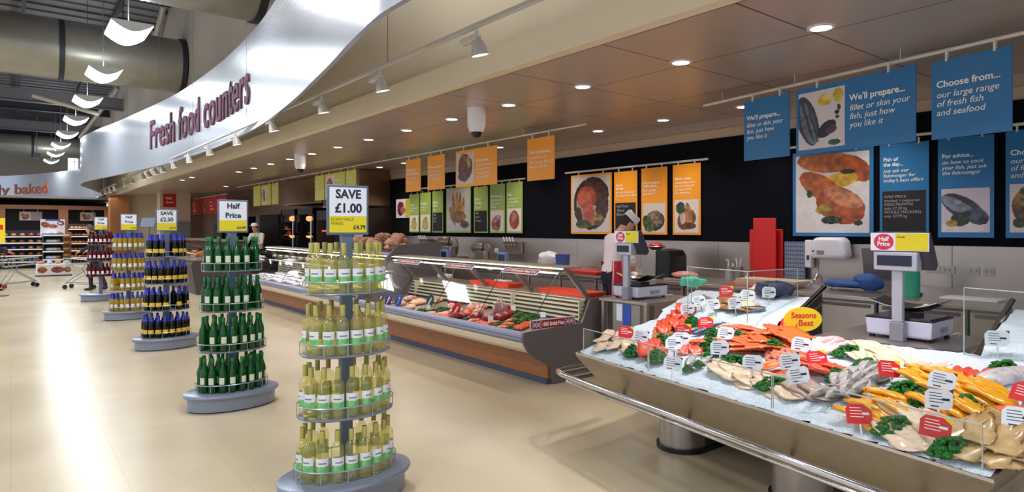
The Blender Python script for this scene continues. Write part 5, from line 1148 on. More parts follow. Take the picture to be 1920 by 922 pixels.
rt = thing('plastic_gloves', 'crumpled green plastic gloves left behind the tall glass screen', 'gloves', (4.62,VX(1297,518,4.62).y,1.16)); MB().ell((0,0,.0),(.05,.12,.045),16,9,warp=lambda p: p*(1+.7*noise.noise(p*28))).build('crumpled_gloves', mat('green_plastic_film', rgb(70,180,150), .3), rt); rt.location.z = 1.19
MB().tube([(0,.0,-.03),(0,.0,-.19)], .003, 5).build('support_wire', CHROME, rt)
# parsley
PLc = [(1188,655,0),(1242,637,0),(1233,667,0),(1298,603,0),(1339,627,0),(1386,631,0),(1332,646,0),(1341,662,1),(1376,676,1),(1452,648,0),(1290,684,2),(1310,681,2),(1448,716,1),(1588,658,1),(1620,684,1),(1571,705,0),(1692,728,1),(1731,748,0),(1799,760,1),(1674,790,1),(1780,828,1),(1879,688,1)]
PN = ['beside the left front pale fillets','behind the front left salmon','in front of the front left salmon','right of the back left salmon heap','beside the dark mackerel','left of the back centre salmon','left end of the centre pile','wide bunch in front of the centre salmon, left','wide bunch in front of the centre salmon, right','below the back centre salmon','small sprig behind the front glass, left','small sprig behind the front glass, right','on the pale front fillets, centre','tall bunch left of the cream fillets','long bunch above the silver fish','right of the deep orange salmon','left of the big yellow heap','small bunch under the yellow heap ticket','right of the yellow heap front ticket','between yellow and pale fillets at the front','at the front beside the tan fillets','on the right ice tier behind the salmon portions']
for (px, py, k), nm in zip(PLc, PN):
    o = fish('parsB' if k == 1 else 'parsA', onice(px, py, lift=.03), random.uniform(0,.6)-.9, .012, 0, (.5 if k == 2 else random.uniform(.9,1.05))); o['label'] = 'green curly parsley, '+nm; o['group'] = 'parsley bunches on the fish counter'
# price tickets
def ticket_proto(kind):
    rt = thing('price_ticket', 'x', 'ticket', (0,0,0)); P_ = [(-.052,-.04),(.035,-.04),(.052,-.02),(.052,.04),(-.035,.04),(-.052,.02)]
    mb = MB(); mb.prism(P_, -.001, .001, 'y'); mb.v = [(x,y,z+.095) for x,y,z in mb.v]; mb.build('card', REDT if kind == 'r' else WCARD, rt)
    MB().box(-.003,.003,.001,.004,-.02,.10).build('ticket_spike', CHROME, rt)
    mb = MB(); random.seed(5)
    for k in range(4): mb.box(-.036,-.036+random.uniform(.03,.055),-.0016,-.001,.118-k*.012,.121-k*.012)
    mb.box(.012,.040,-.0016,-.001,.092,.102)
    if kind == 'w': mb.box(-.03,.0,-.0016,-.001,.064,.069)
    o = mb.build('small_print', WTXT if kind == 'r' else INK, rt); o['kind'] = 'stuff'
    if kind == 'r': MB().prism([(.02,.137),(.053,.137),(.053,.112)], -.0018, -.001, 'y').build('yellow_corner', YEL, rt)
    else: MB().prism([(.036,.137),(.053,.137),(.053,.122)], -.0018, -.001, 'y').build('dark_corner', INK, rt)
    return rt
TW, TR = ticket_proto('w'), ticket_proto('r'); ut = set()
TK = [(1196,630,'w','behind the left front fillets'),(1172,620,'r','at the left edge of the ice'),(1284,619,'r','right of the brown flat fish'),(1279,632,'w','below the red ticket, left centre'),(1264,642,'w','right of the left parsley'),(1258,670,'g','behind the front glass, left'),
 (1292,579,'w','first on the left tier'),(1318,575,'w','second on the left tier'),(1344,579,'w','third on the left tier'),(1381,581,'w','fourth on the left tier'),(1399,552,'w','upper left tier, beside the shellfish'),(1442,549,'w','on the mussel bag'),(1363,547,'r','high on the left tier'),
 (1322,603,'r','above the dark mackerel'),(1356,623,'w','left of the back centre salmon'),(1350,650,'w','in front of the centre salmon'),(1411,678,'w','right of the wide parsley'),(1497,643,'w','on the back centre salmon'),(1487,676,'w','on the centre front salmon'),(1504,701,'w','lowest at the centre front'),(1475,605,'r','before the yellow oval sign'),
 (1543,669,'r','between prawns and deep orange salmon'),(1673,690,'r','between silver fish and cream fillets'),(1871,635,'w','on the right ice tier'),(1759,712,'w','top of the yellow heap'),(1760,749,'w','bottom of the yellow heap'),(1911,732,'r','at the right frame edge'),(1617,764,'r','on the front yellow fillets'),(1750,790,'r','on the front pale fillets'),(1908,782,'w','over the tan fillets')]
for px, py, k, nm in TK:
    kk = 'r' if k == 'r' else 'w'; pr_ = TR if kk == 'r' else TW; o = pr_ if kk not in ut else dup(pr_); ut.add(kk)
    s_ = 1.08
    p = onice(px, py, lift=.10); o.location = (p.x, p.y, icez(p.x,p.y)+.0); o.rotation_euler = (random.uniform(-.55,-.1), random.uniform(-.15,.15), -math.atan2(p.x,p.y)+random.uniform(-.35,.5)); o.scale = (s_,)*3
    o['label'] = '%s price ticket in the fish ice, %s' % ('red' if kk == 'r' else 'white', nm); o['group'] = '%s price tickets' % ('red' if kk == 'r' else 'white')
# yellow oval sign
p = Vector((XR-.04, VX(1505,600,XR-.04).y, .975)); rt = thing('oval_sign', 'yellow oval sign reading Seasons Best on the rear edge of the fish counter', 'sign', p, -.62)
mb = MB(); mb.loft([[(.135*math.cos(2*PI*i/40), y, .085*math.sin(2*PI*i/40)+.045) for i in range(40)] for y in (-.004,.004)]); mb.build('oval_card', mat('bright_yellow', rgb(250,220,10), .4), rt)
text('Seasons', .056, REDT, rt, (.005,-.0055,.055), align='CENTER', bold=.02); text('Best', .060, REDT, rt, (.02,-.0055,.000), align='CENTER', bold=.02); MB().box(-.004,.004,.004,.008,-.09,.03).build('sign_clip', CHROME, rt)

# ------------------------------------------------------------------ SCALES
def scale(label, x, y, lx, ly, pole_dy, zt, sw, tw):
    rt = thing('retail_scale', label, 'scale', (x, y, .885))
    W2 = mat('lilac_white_casing', rgb(216,214,238), .35)
    mb = MB(); mb.loft([[(sx*lx/2*k+lx/2, sy*ly/2*k+ly/2, z) for sx,sy in ((-1,-1),(1,-1),(1,1),(-1,1))] for k, z in ((.90,.018),(.97,.03),(1.0,.135))]); mb.build('scale_body', W2, rt, bevel=.006, ang=30)
    for a in (.08,.92):
        for b in (.08,.92): MB().lathe([(.0001,0),(.018,0),(.018,.02),(.0001,.02)], 10, c=(lx*a,ly*b,0)).build('foot', BLACK, rt)
    MB().box(.0,lx,0,ly,.1352,.148).build('top_rim', BLACK, rt, bevel=.003); MB().box(.02,lx-.02,.02,ly-.02,.148,.153).build('weigh_plate', mat('mirror_plate', rgb(120,116,124), .18, .9), rt)
    mb = MB(); rr = []
    for k in range(9):
        u = -1+k/4; rr.append([(lx/2+u*.15, ly/2+v*.22, .25-.07*(1-v*v)*(1-.3*u*u)+.02*abs(u)) for v in [-1+i/5 for i in range(11)]]+[(lx/2+u*.15, ly/2+v*.22, .244-.07*(1-v*v)*(1-.3*u*u)+.02*abs(u)) for v in [1-i/5 for i in range(11)]])
    mb.loft(rr); mb.build('weighing_dish', CHROME, rt); MB().box(lx/2-.07,lx/2+.07,ly/2-.07,ly/2+.07,.153,.172).build('dish_support', BLACK, rt)
    q = MB().box(lx*.40,lx*.72,-.0025,.0,.055,.09).build('control_label', mat('grey_control_label', rgb(150,160,186), .4), rt)
    mb = MB(); mb.box(lx*.44,lx*.45,-.004,-.0025,.062,.084); mb.build('label_mark', INK, q)
    # pole, screen, header on the customer side
    py = pole_dy
    MB().box(-.075,-.012,py-.045,py+.045,.0,.13).build('pole_foot', mat('pole_grey', rgb(148,146,158), .4, .2), rt, bevel=.006); MB().box(-.065,-.02,py-.034,py+.034,.13,zt).build('pole', mat('pole_pale_grey', rgb(186,188,200), .38, .3), rt, bevel=.006)
    hd = MB().box(-.10,-.01,py-sw/2,py+sw/2,zt-.02,zt+.105).build('screen_housing', mat('pole_pale_grey', (0,0,0)), rt, bevel=.006)
    MB().box(-.104,-.10,py-sw/2+.03,py+sw/2-.025,zt+.012,zt+.082).build('screen_glass', INK, hd)
    bk = MB().prism([(-.06,zt+.11),(-.055,zt+.24),(.0,zt+.245),(.13,zt+.02),(.09,zt-.02),(.0,zt+.0)], py-tw/2-.02, py+tw/2-.02, 'y').build('rear_housing', mat('scale_dark_grey', rgb(60,58,70), .4), rt, bevel=.005)
    MB().box(-.07,-.06,py-tw/2-.03,py+tw/2,zt+.112,zt+.235).build('header_card', WCARD, rt)
    r_ = .055; cy = py+tw/2-.085
    mb = MB(); mb.loft([[(x_, cy+r_*1.15*math.cos(2*PI*i/28), zt+.173+r_*math.sin(2*PI*i/28)) for i in range(28)] for x_ in (-.0725,-.07)]); pc = mb.build('pink_disc', PINK, rt)
    text('Half\nPrice', .040, WTXT, pc, (-.0735,cy,zt+.18), rot=(PI/2,0,-PI/2), align='CENTER', bold=.03, lsp=.85)
    yp = MB().box(-.0725,-.07,py-tw/2-.025,cy-.075,zt+.116,zt+.231).build('yellow_panel', YEL, rt); text('Fresh', .022, INK, yp, (-.0732,cy-.085,zt+.20), rot=(PI/2,0,-PI/2)); 
    MB().tube([(lx-.04,.02,.02),(lx+.05,-.02,.03),(lx+.10,.0,-.02),(lx+.11,.03,-.14)], .005, 6).build('power_cable', WHITE, rt)
    return rt
scale('large white shop scale with Half Price header, in the gap of the fish counter', 4.80, 1.62, .40, .42, .19, .50, .27, .33)
scale('smaller white shop scale on the steel stand beside the butcher', 5.26, 4.54, .50, .36, .12, .50, .22, .30)
rt = thing('steel_stand', 'steel stand under the smaller scale with dark shelf sides', 'stand', (5.55,4.55,0))
MB().box(5.12,6.02,4.30,4.98,.855,.885).build('stand_top', STEEL, rt, world=True, bevel=.004)
for x in (5.16,5.98):
    for y in (4.34,4.94): MB().box(x-.02,x+.02,y-.02,y+.02,0,.855).build('stand_leg', STEEL, rt, world=True)
MB().box(5.18,5.96,4.90,4.94,.1,.84).build('rear_panel', STEELD, rt, world=True); MB().box(5.15,5.30,4.42,4.80,.40,.85).build('control_box', CREAM if False else mat('grey_control_box', rgb(160,156,150), .4, .3), rt, world=True, bevel=.005)
MB().box(5.145,5.15,4.66,4.74,.66,.84).build('white_notice', WCARD, rt, world=True); MB().box(5.145,5.15,4.54,4.65,.62,.84).build('blue_notice', mat('blue_notice', rgb(50,86,190), .5), rt, world=True)
rt = thing('steel_stand', 'steel table under the large scale, in the gap behind the fish ice', 'stand', (4.95,1.85,0))
MB().box(4.50,5.38,1.42,2.28,.855,.885).build('stand_top', STEEL, rt, world=True, bevel=.004)
for x in (4.55,5.33):
    for y in (1.47,2.23): MB().box(x-.02,x+.02,y-.02,y+.02,0,.855).build('stand_leg', STEEL, rt, world=True)
# ------------------------------------------------------------------ PEOPLE
SKIN = mat('skin', rgb(214,160,132), .5); HAIR = mat('dark_hair', rgb(50,34,26), .8, bump=.4, scale=60); HAIRG = mat('grey_brown_hair', rgb(90,72,62), .8, bump=.4, scale=60)
SHOE = mat('black_shoe', rgb(18,18,20), .35)
def person(name, label, loc, rz, J, top_m, leg_m, bare_arm=.5, hat=None, hair=HAIR, H=1.0, vox=.014):
    """one remeshed body from tapered limbs; J gives joints in local space (x forward, y left, z up)"""
    rt = thing(name, label, 'person', loc, rz); mb = MB(); src = []
    def seg(pts, rs, mi, n=14, flat=1.):
        pts = [Vector(p) for p in pts]; mb.tube(pts, rs, n)
        for a, b in zip(pts, pts[1:]):
            for k in range(7): src.append((a.lerp(b, k/6), mi))
    def torso(rows, mi):
        rings = []
        for c, rx, ry in rows: rings.append([(c[0]+rx*math.cos(2*PI*i/20), c[1]+ry*math.sin(2*PI*i/20), c[2]) for i in range(20)])
        mb.loft(rings)
        for c, rx, ry in rows:
            for t in (-1,-.5,0,.5,1): src.append((Vector((c[0], c[1]+ry*t*.8, c[2])), mi))
    P, Ch, Nk, Hd = map(Vector, (J['pelvis'], J['chest'], J['neck'], J['head']))
    mid = P.lerp(Ch, .5)
    torso([(P+Vector((0,0,-.13)),.09,.12),(P+Vector((0,0,-.06)),.125,.175),(P+Vector((0,0,.04)),.125,.172)], 1)
    torso([(P+Vector((0,0,.05)),.12,.165),(mid,.115,.158),(Ch+Vector((0,0,-.08)),.13,.18),(Ch+Vector((0,0,.02)),.13,.19),(Ch+Vector((0,0,.10)),.105,.175),(Ch.lerp(Nk,.8),.07,.09)], 0)
    seg([Ch.lerp(Nk,.6), Nk, Nk.lerp(Hd,.55)], [.07,.058,.055], 2)
    d = (Hd-Nk).normalized()
    q = Vector((0,0,1)).rotation_difference(d).to_matrix()
    pitch = J.get('pitch', 0); q = Matrix.Rotation(pitch,3,'Y')
    hs = mb
    hs.ell(Hd, (.095,.076,.115), 20, 14, rot=q); hs.ell(Hd+q @ Vector((.02,0,-.06)), (.072,.058,.065), 16, 10, rot=q)
    hs.ell(Hd+q @ Vector((.098,0,-.01)), (.020,.014,.028), 10, 8, rot=q)     # nose
    hs.ell(Hd+q @ Vector((.085,0,-.062)), (.014,.026,.008), 10, 6, rot=q)     # mouth
    hs.ell(Hd+q @ Vector((.078,0,-.10)), (.02,.03,.018), 10, 8, rot=q)
    for s_ in (-1,1): hs.ell(Hd+q @ Vector((-.005,.078*s_,-.01)), (.02,.012,.032), 10, 8, rot=q)
    for t in np.linspace(-.1,.1,5):
        for u in (-.07,0,.07): src.append((Hd+q @ Vector((u,0,t)), 2))
    src.append((Hd+q @ Vector((.1,0,0)), 2))
    for s_, S in ((1,'L'),(-1,'R')):
        sh, el, wr = map(Vector, (J['sh'+S], J['el'+S], J['wr'+S])); hn = Vector(J.get('hd'+S, wr+(wr-el).normalized()*.09))
        seg([Ch+Vector((0,.10*s_,.06)), sh, sh.lerp(el,.5), el], [.075,.066,.052,.044], 0)
        e2 = el.lerp(wr, bare_arm)
        if bare_arm > 0: seg([el, e2], [.046,.042], 0)
        seg([e2, wr], [.038,.027], 2)
        dd = (hn-wr).normalized(); side = dd.cross(Vector((0,0,1))).normalized() if abs(dd.z) < .9 else Vector((0,1,0)); up = side.cross(dd)
        M_ = Matrix((dd, side, up)).transposed(); mb.ell(wr+dd*.045, (.05,.038,.017), 12, 8, rot=M_)
        for k in range(6): src.append((wr+dd*.02*k, 2))
        for k, ln in enumerate((.062,.072,.068,.054)):
            b0 = wr+dd*.082+side*(.027-.018*k); b1 = b0+dd*ln*.5-up*.004; b2 = b1+dd*ln*.3-up*ln*.35; seg([b0-dd*.02,b0,b1,b2], [.010,.0098,.009,.0078], 2, 8)
        t0 = wr+dd*.03+side*.034*s_*(1 if True else 1); seg([t0-side*.01*s_, t0+dd*.025+side*.016*s_, t0+dd*.055+side*.012*s_-up*.01], [.012,.011,.009], 2, 8)
        hp, kn, an = map(Vector, (J['hp'+S], J['kn'+S], J['an'+S]))
        seg([hp+Vector((0,0,.02)), hp.lerp(kn,.35), kn, kn.lerp(an,.35), an], [.092,.082,.060,.058,.045], 1)
        seg([an+Vector((-.02,0,-.02)), an+Vector((.0,0,-.055)), an+Vector((.09,.01*s_,-.065)), an+Vector((.17,.015*s_,-.07))], [.045,.042,.042,.030], 3)
    o = mb.build('body', SKIN, rt)
    rm = o.modifiers.new('remesh','REMESH'); rm.mode = 'VOXEL'; rm.voxel_size = vox; sm = o.modifiers.new('smooth','SMOOTH'); sm.iterations = 4; sm.factor = .5
    dg = bpy.context.evaluated_depsgraph_get(); dg.update(); me = bpy.data.meshes.new_from_object(o.evaluated_get(dg)); o.modifiers.clear(); o.data = me
    me.materials.clear(); [me.materials.append(q_) for q_ in (top_m, leg_m, SKIN, SHOE)]
    S = np.array([tuple(p) for p, _ in src]); MI = np.array([m_ for _, m_ in src]); C_ = np.array([tuple(p.center) for p in me.polygons])
    for a in range(0, len(C_), 2000):
        dd = ((C_[a:a+2000,None,:]-S[None])**2).sum(2); mi = MI[dd.argmin(1)]
        for k, p in enumerate(me.polygons[a:a+2000]): p.material_index = int(mi[k])
    me.shade_smooth()
    # eyes
    for s_ in (-1,1): MB().ell(Hd+q @ Vector((.086,.030*s_,.012)), (.008,.012,.007), 10, 6, rot=q).build('eye', BLACK, rt)
    rings = []
    if hair:
        m2 = MB(); m2.ell(Hd+q @ Vector((-.018,0,.012)), (.094,.084,.112), 20, 14, rot=q, warp=lambda p: Vector((p.x if p.x < .05 else .05, p.y, p.z if p.z > -.07 or p.x < 0 else -.07))*(1+.03*noise.noise(p*60))); m2.build('hair', hair, rt)
    if hat == 'forage':
        m2 = MB(); c0 = Hd+q @ Vector((-.005,0,.055)); R3 = q
        m2.loft([[tuple(c0+R3 @ Vector((.108*k*math.cos(a), .088*k*math.sin(a), z+.012*math.cos(2*a)))) for a in [2*PI*i/28 for i in range(28)]] for k, z in ((1.02,-.01),(1.0,.03),(.96,.07),(.80,.085),(.2,.075))]); m2.build('white_cap', WHITE, rt)
    if hat == 'mesh':
        m2 = MB(); c0 = Hd+q @ Vector((0,0,.05)); m2.lathe([(.14,.0),(.145,.006),(.10,.012),(.095,.05),(.07,.09),(.0001,.10)], 22, c=tuple(c0)); m2.build('white_brimmed_hat', WHITE, rt)
    return rt
PINKW = mat('white_work_shirt', rgb(232,218,222), .75, 0, .04, 6); NAVYC = mat('navy_trousers', rgb(20,22,44), .8)
bx = 6.32; by = VX(1146,480,bx).y
J = dict(pelvis=(0,0,1.00), chest=(.05,0,1.40), neck=(.13,0,1.56), head=(.235,0,1.665), pitch=.75, shL=(.05,.20,1.46), elL=(.18,.27,1.20), wrL=(.27,.10,1.08), shR=(.05,-.20,1.46), elR=(.18,-.27,1.20), wrR=(.27,-.08,1.08),
 hpL=(0,.09,.93), knL=(.03,.10,.50), anL=(-.02,.10,.09), hpR=(0,-.09,.93), knR=(.03,-.10,.50), anR=(-.02,-.10,.09))
bt = person('person', 'person in white shirt, white cap and dark trousers bending over work, seen from behind', (bx,by,0), -.42, J, PINKW, NAVYC, hat='forage', hair=HAIR)
bt.scale = (1.03,1.03,1.035)
mb = MB(); rings = []     # striped apron wrapped round the front and right side
for z in (.42,.62,.85,1.02,1.18):
    rings.append([((.15+(.02 if z < 1 else 0))*math.cos(a)+.02, (.185)*math.sin(a), z) for a in [-2.1+3.6*i/18 for i in range(19)]])
mb.loft(rings, cap=False, close=False)
m_ = bpy.data.materials.new('red_striped_apron'); m_.use_nodes = True; nt = m_.node_tree; bs = nt.nodes['Principled BSDF']; wv = nt.nodes.new('ShaderNodeTexWave'); wv.bands_direction = 'Y'; wv.inputs['Scale'].default_value = 14
tc = nt.nodes.new('ShaderNodeTexCoord'); cr = nt.nodes.new('ShaderNodeValToRGB'); cr.color_ramp.interpolation = 'CONSTANT'; cr.color_ramp.elements[0].color = (*rgb(176,26,50),1); cr.color_ramp.elements[1].color = (*rgb(224,170,178),1); cr.color_ramp.elements[1].position = .82
nt.links.new(tc.outputs['Object'], wv.inputs[0]); nt.links.new(wv.outputs['Fac'], cr.inputs[0]); nt.links.new(cr.outputs[0], bs.inputs['Base Color'])
ap = mb.build('striped_apron', m_, bt); sd = ap.modifiers.new('s','SOLIDIFY'); sd.thickness = .006
ts = MB().tube([(.110*math.cos(a)+.022, .150*math.sin(a), 1.13-.015*math.cos(a)) for a in [1.4+3.2*i/16 for i in range(17)]], .008, 6).build('apron_tie', BLACK, ap)
MB().tube([(-.092,.0,1.14),(-.115,.03,1.17),(-.105,.06,1.12),(-.092,.01,1.13),(-.115,.03,1.0),(-.135,.03,.92)], .009, 6).build('tie_bow', BLACK, ap)
# deli assistant far back
J2 = dict(J); J2.update(head=(.14,0,1.67), pitch=.35, chest=(.02,0,1.40), neck=(.07,0,1.54), wrL=(.42,.2,1.15), wrR=(.42,-.1,1.12))
p = VY(484,470,15.9); q = person('person', 'person in white coat and brimmed white hat behind the deli counter', (5.75,VX(484,430,5.75).y,0), PI+.6, J2, mat('white_coat', rgb(222,218,206), .7), NAVYC, hat='mesh', hair=HAIRG, vox=.018)
# customer with trolley
J3 = dict(J); J3.update(pelvis=(0,0,.98), chest=(.05,0,1.38), neck=(.11,0,1.53), head=(.18,0,1.63), pitch=.35, elL=(.06,.26,1.16), wrL=(.34,.20,1.03), elR=(.06,-.26,1.16), wrR=(.34,-.20,1.03), knL=(.12,.10,.52), anL=(.10,.10,.09), knR=(0,-.10,.52), anR=(-.18,-.1,.10))
cx = VY(182,480,20.4)
person('person', 'person in dark jacket and dark trousers leaning on a shopping trolley', (cx.x, 20.4, 0), 2.6, J3, mat('dark_jacket', rgb(26,30,40), .7), mat('dark_jeans', rgb(24,28,50), .8), bare_arm=.85, hair=HAIRG, vox=.018)
# person at the left frame edge: only the hands and trolley show
cx0 = VY(-16,480,21.6)
person('person', 'person in dark clothes at the left frame edge holding a trolley', (cx0.x, 21.6, 0), .2, J3, mat('dark_jacket', (0,0,0)), mat('dark_jeans', (0,0,0)), bare_arm=.85, hair=HAIR, vox=.018)
# ------------------------------------------------------------------ TROLLEYS
def trolley(label, loc, rz):
    rt = thing('shopping_trolley', label, 'trolley', loc, rz); MC = mat('trolley_wire', rgb(150,156,150), .3, .7)
    def T(n, P, r, m=MC, par=rt): return MB().tube(P, r, 8).build(n, m, par)
    T('chassis', [(-.35,.22,.12),(.42,.16,.16),(.42,-.16,.16),(-.35,-.22,.12)], .014)
    T('frame_upright', [(-.32,.22,.12),(-.05,.23,.55),(-.42,.24,.98)], .014); T('frame_upright', [(-.32,-.22,.12),(-.05,-.23,.55),(-.42,-.24,.98)], .014)
    T('frame_brace', [(.42,.16,.16),(-.1,.22,.5)], .012); T('frame_brace', [(.42,-.16,.16),(-.1,-.22,.5)], .012)
    T('push_handle', [(-.45,-.25,.99),(-.45,.25,.99)], .018, mat('handle_red', rgb(200,60,70), .4))
    mb = MB(); R0 = [(-.38,-.24,.78),(.45,-.20,.84),(.45,.20,.84),(-.38,.24,.78)]; R1 = [(-.30,-.19,.58),(.40,-.15,.64),(.40,.15,.64),(-.30,.19,.58)]
    for R_, r in ((R0,.009),(R1,.007)): mb.tube(R_, r, 6, closed=True)
    for i in range(4):
        a0, a1, b0, b1 = map(Vector, (R0[i], R0[(i+1)%4], R1[i], R1[(i+1)%4]))
        for k in range(9): t = k/9; mb.tube([a0.lerp(a1,t), b0.lerp(b1,t)], .0035, 5)
    for k in range(8): t = (k+.5)/8; mb.tube([Vector(R1[0]).lerp(Vector(R1[1]),t), Vector(R1[3]).lerp(Vector(R1[2]),t)], .003, 5)
    mb.build('wire_basket', MC, rt)
    for x, y, m in ((-.34,.22,BLACK),(-.34,-.22,mat('red_wheel', rgb(170,30,40), .4)),(.42,.16,BLACK),(.42,-.16,BLACK)):
        MB().tube([(x,y-.014,.06),(x,y+.014,.06)], .06, 16).build('wheel', m, rt)
    return rt
q = VY(150,500,21.2); trolley('shallow shopping trolley pushed by the person in the dark jacket', (q.x+.1, 21.1, 0), 2.6)
q = VY(32,500,22.6); trolley('shallow shopping trolley at the left frame edge', (q.x, 22.6, 0), .25)
# ------------------------------------------------------------------ BAKERY
BR1 = food_mat('baked_brown', rgb(196,120,56), rgb(150,84,36), 14, .5); BR2 = food_mat('golden_pastry', rgb(226,164,84), rgb(196,120,50), 14, .5); CLW = mat('white_wrap', rgb(226,226,236), .2, 0, 0, 20, .2, c2=rgb(200,206,226)); PUR = mat('purple_wrap', rgb(110,80,150), .25); REDW = mat('red_wrap', rgb(196,60,50), .3)
bl = {}
for k, m in (('brown',BR1),('golden',BR2),('white-wrapped',CLW),('purple-wrapped',PUR),('red-wrapped',REDW)): bl[k] = lump('bread_loaf','x','bread',m,.30,.20,.15,90+len(bl),rough=.12)
ub = set()
def shelf_unit(name, label, x0, x1, y, tiers, z0, z1, facing, mixes, n, depth=.45, back=True):
    rt = thing(name, label, 'shelf unit', ((x0+x1)/2, y, 0)); 
    if back: MB().box(x0,x1,y+depth,y+depth+.03,0,z1+.25).build('back_panel', mat('dark_shelf_back', rgb(44,40,50), .6), rt, world=True)
    for x in (x0,x1-.03): MB().box(x,x+.03,y,y+depth,0,z1+.05).build('side_panel', mat('dark_shelf_back', (0,0,0)), rt, world=True)
    for t in range(tiers):
        z = z0+(z1-z0)*t/(tiers-1); s_ = MB().box(x0,x1,y,y+depth,z-.02,z).build('shelf', STEELD, rt, world=True); e = MB().box(x0,x1,y-.012,y,z-.04,z+.01).build('price_strip', WCARD, s_); e.data.transform(Matrix.Translation(-rt.location))
        row = []
        for i in range(n):
            k = mixes[(t*3+i//3) % len(mixes)]; o = bl[k] if k not in ub else dup(bl[k]); ub.add(k)
            o.location = (x0+.16+(x1-x0-.3)*i/(n-1), y+depth*.45, z+.003); o.rotation_euler = (0,0,random.uniform(1.2,1.9)); o.scale = (1,.9,.9); row.append((k, o))
        for k in set(a for a,_ in row): ordinals([o for a,o in row if a == k], '%s loaf on shelf %s of the %s' % (k, ['one (lowest)','two','three','four','five (top)'][t], facing), 'loaves, shelf %d of the %s' % (t+1, facing))
    return rt
random.seed(5)
shelf_unit('bakery_shelving', 'long low bakery shelving at the far left', -1.2, VY(82,480,33).x, 33, 5, .28, 1.32, 'left bakery shelving', ['brown','golden','purple-wrapped','golden','red-wrapped'], 8)
shelf_unit('bakery_shelving', 'bakery shelving in the alcove behind the person with the trolley', VY(128,480,37).x, VY(172,480,37).x, 37, 5, .25, 1.62, 'alcove bakery shelving', ['golden','brown'], 5)
x0, x1 = VY(80,480,28).x, VY(119,480,28).x
shelf_unit('promotion_stand', 'narrow dark promotion stand of wrapped bread with a blue header', x0, x1, 28, 4, .55, 1.42, 'promotion stand', ['white-wrapped','golden','white-wrapped'], 4)
hb = thing('header_sign', 'blue and white food header on top of the promotion stand', 'sign', ((x0+x1)/2, 28.3, 1.62)); 
picture(paint((226,222,232), [(.5,.93,.3,.09,0,(40,96,190),.1,'r'),(.2,.45,.17,.3,.2,(206,110,60),.4),(.5,.3,.2,.2,.4,(226,130,80),.4),(.83,.6,.15,.25,0,(206,60,90),.3),(.8,.6,.08,.1,0,(240,230,240),.1)], 40, 36, 31), -.36, .36, 0, .36, -.012, hb); MB().box(-.36,.36,-.01,.01,-.25,.36).build('header_board', WCARD, hb)
bn = thing('dump_bin', 'low white bin with bun pictures in front of the promotion stand', 'bin', ((x0+x1)/2, 27.2, 0)); MB().box(-.5,.5,0,.7,0,.42).build('bin_body', WCARD, bn, bevel=.01); picture(paint((222,214,214), [(.15,.5,.14,.34,0,(206,120,60),.4),(.6,.5,.2,.34,0,(200,90,50),.4),(.9,.5,.12,.3,0,(214,140,80),.4)], 44, 20, 32), -.48, .48, .06, .38, -.006, bn); MB().box(-.51,.51,-.02,.72,0,.04).build('bin_plinth', DARK, bn)
row = []
for i in range(8): o = dup(bl['white-wrapped'] if i % 2 else bl['golden']); o.location = ((x0+x1)/2-.36+.24*(i % 4), 27.38+.28*(i//4), .421); o.scale = (.75,)*3; o.rotation_euler = (0,0,i); row.append(o)
ordinals(row, 'wrapped buns on top of the low white bin', 'buns on the bin')
wr = thing('bread_rack', 'rack of loaves on the left side of the wooden alcove post', 'rack', (VY(125,480,34).x,34,0)); MB().box(-.18,.18,-.2,.25,.0,.12).build('rack_foot', DARK, wr)
for z in (.14,.42,.70,.98,1.26): MB().box(-.18,.18,-.2,.25,z-.015,z).build('rack_shelf', STEELD, wr)
MB().box(-.18,.18,.22,.25,.1,1.5).build('rack_back', WOOD, wr); row = []
for z in (.14,.42,.70,.98,1.26): o = dup(bl['golden']); o.location = (wr.location.x, 33.98, z+.002); o.rotation_euler = (0,0,0); row.append(o)
for o, nm in zip(row, ('lowest','second lowest','middle','second highest','top')): o['label'] = 'golden loaf on the narrow rack by the wooden post, '+nm; o['group'] = 'loaves on the narrow rack'
for px0, px1, c, lab in ((36,79,(226,150,100),'left bakery sign with a bun photo hanging in the dark portal'),(150,179,(214,190,170),'right bakery sign with a pastry photo hanging in the alcove'),(196,207,(226,170,150),'narrow bakery sign beside the wooden column')):
    P, Q = VY(px0,415,40.6), VY(px1,415,40.6); rt, w_, h_ = board('hanging_sign', lab, 'sign', P, Q, 2.05, 2.5, mat('grey_sign_card', rgb(150,140,140), .5), clips=True, cliplen=.2)
    picture(paint((210,190,180), [(.3,.6,.2,.25,.2,(206,110,56),.4),(.7,.5,.2,.3,0,c,.4),(.5,.25,.3,.15,0,(196,90,40),.4)], 30, 24, px0), -w_/2+.02, 0 if px1-px0 > 30 else w_*.3, .02, h_-.02, -.008, rt)
ys_ = thing('promotion_card', 'tall yellow and red promotion card at the left frame edge', 'card', (VY(-2,440,20).x, 20, 0)); MB().box(-.3,.12,-.01,.01,1.3,1.9).build('yellow_card', mat('bright_yellow', (0,0,0)), ys_); MB().box(-.3,.08,-.014,-.01,1.62,1.74).build('red_band', REDT, ys_); MB().tube([(0,0,.03),(0,0,1.3)], .02, 8).build('card_pole', STEELD, ys_); MB().lathe([(.0001,0),(.2,0),(.2,.02),(.0001,.03)], 20).build('pole_base', STEELD, ys_)
light('bakery_glow','AREA',(1.5,36,3.1),80,(1,.93,.86),target=(1.5,36,0),shape='RECTANGLE',size=5,size_y=3)
light('bakery_glow','AREA',(1.2,43,2.7),60,(1,.88,.76),target=(1.2,43,0),shape='RECTANGLE',size=5,size_y=2)
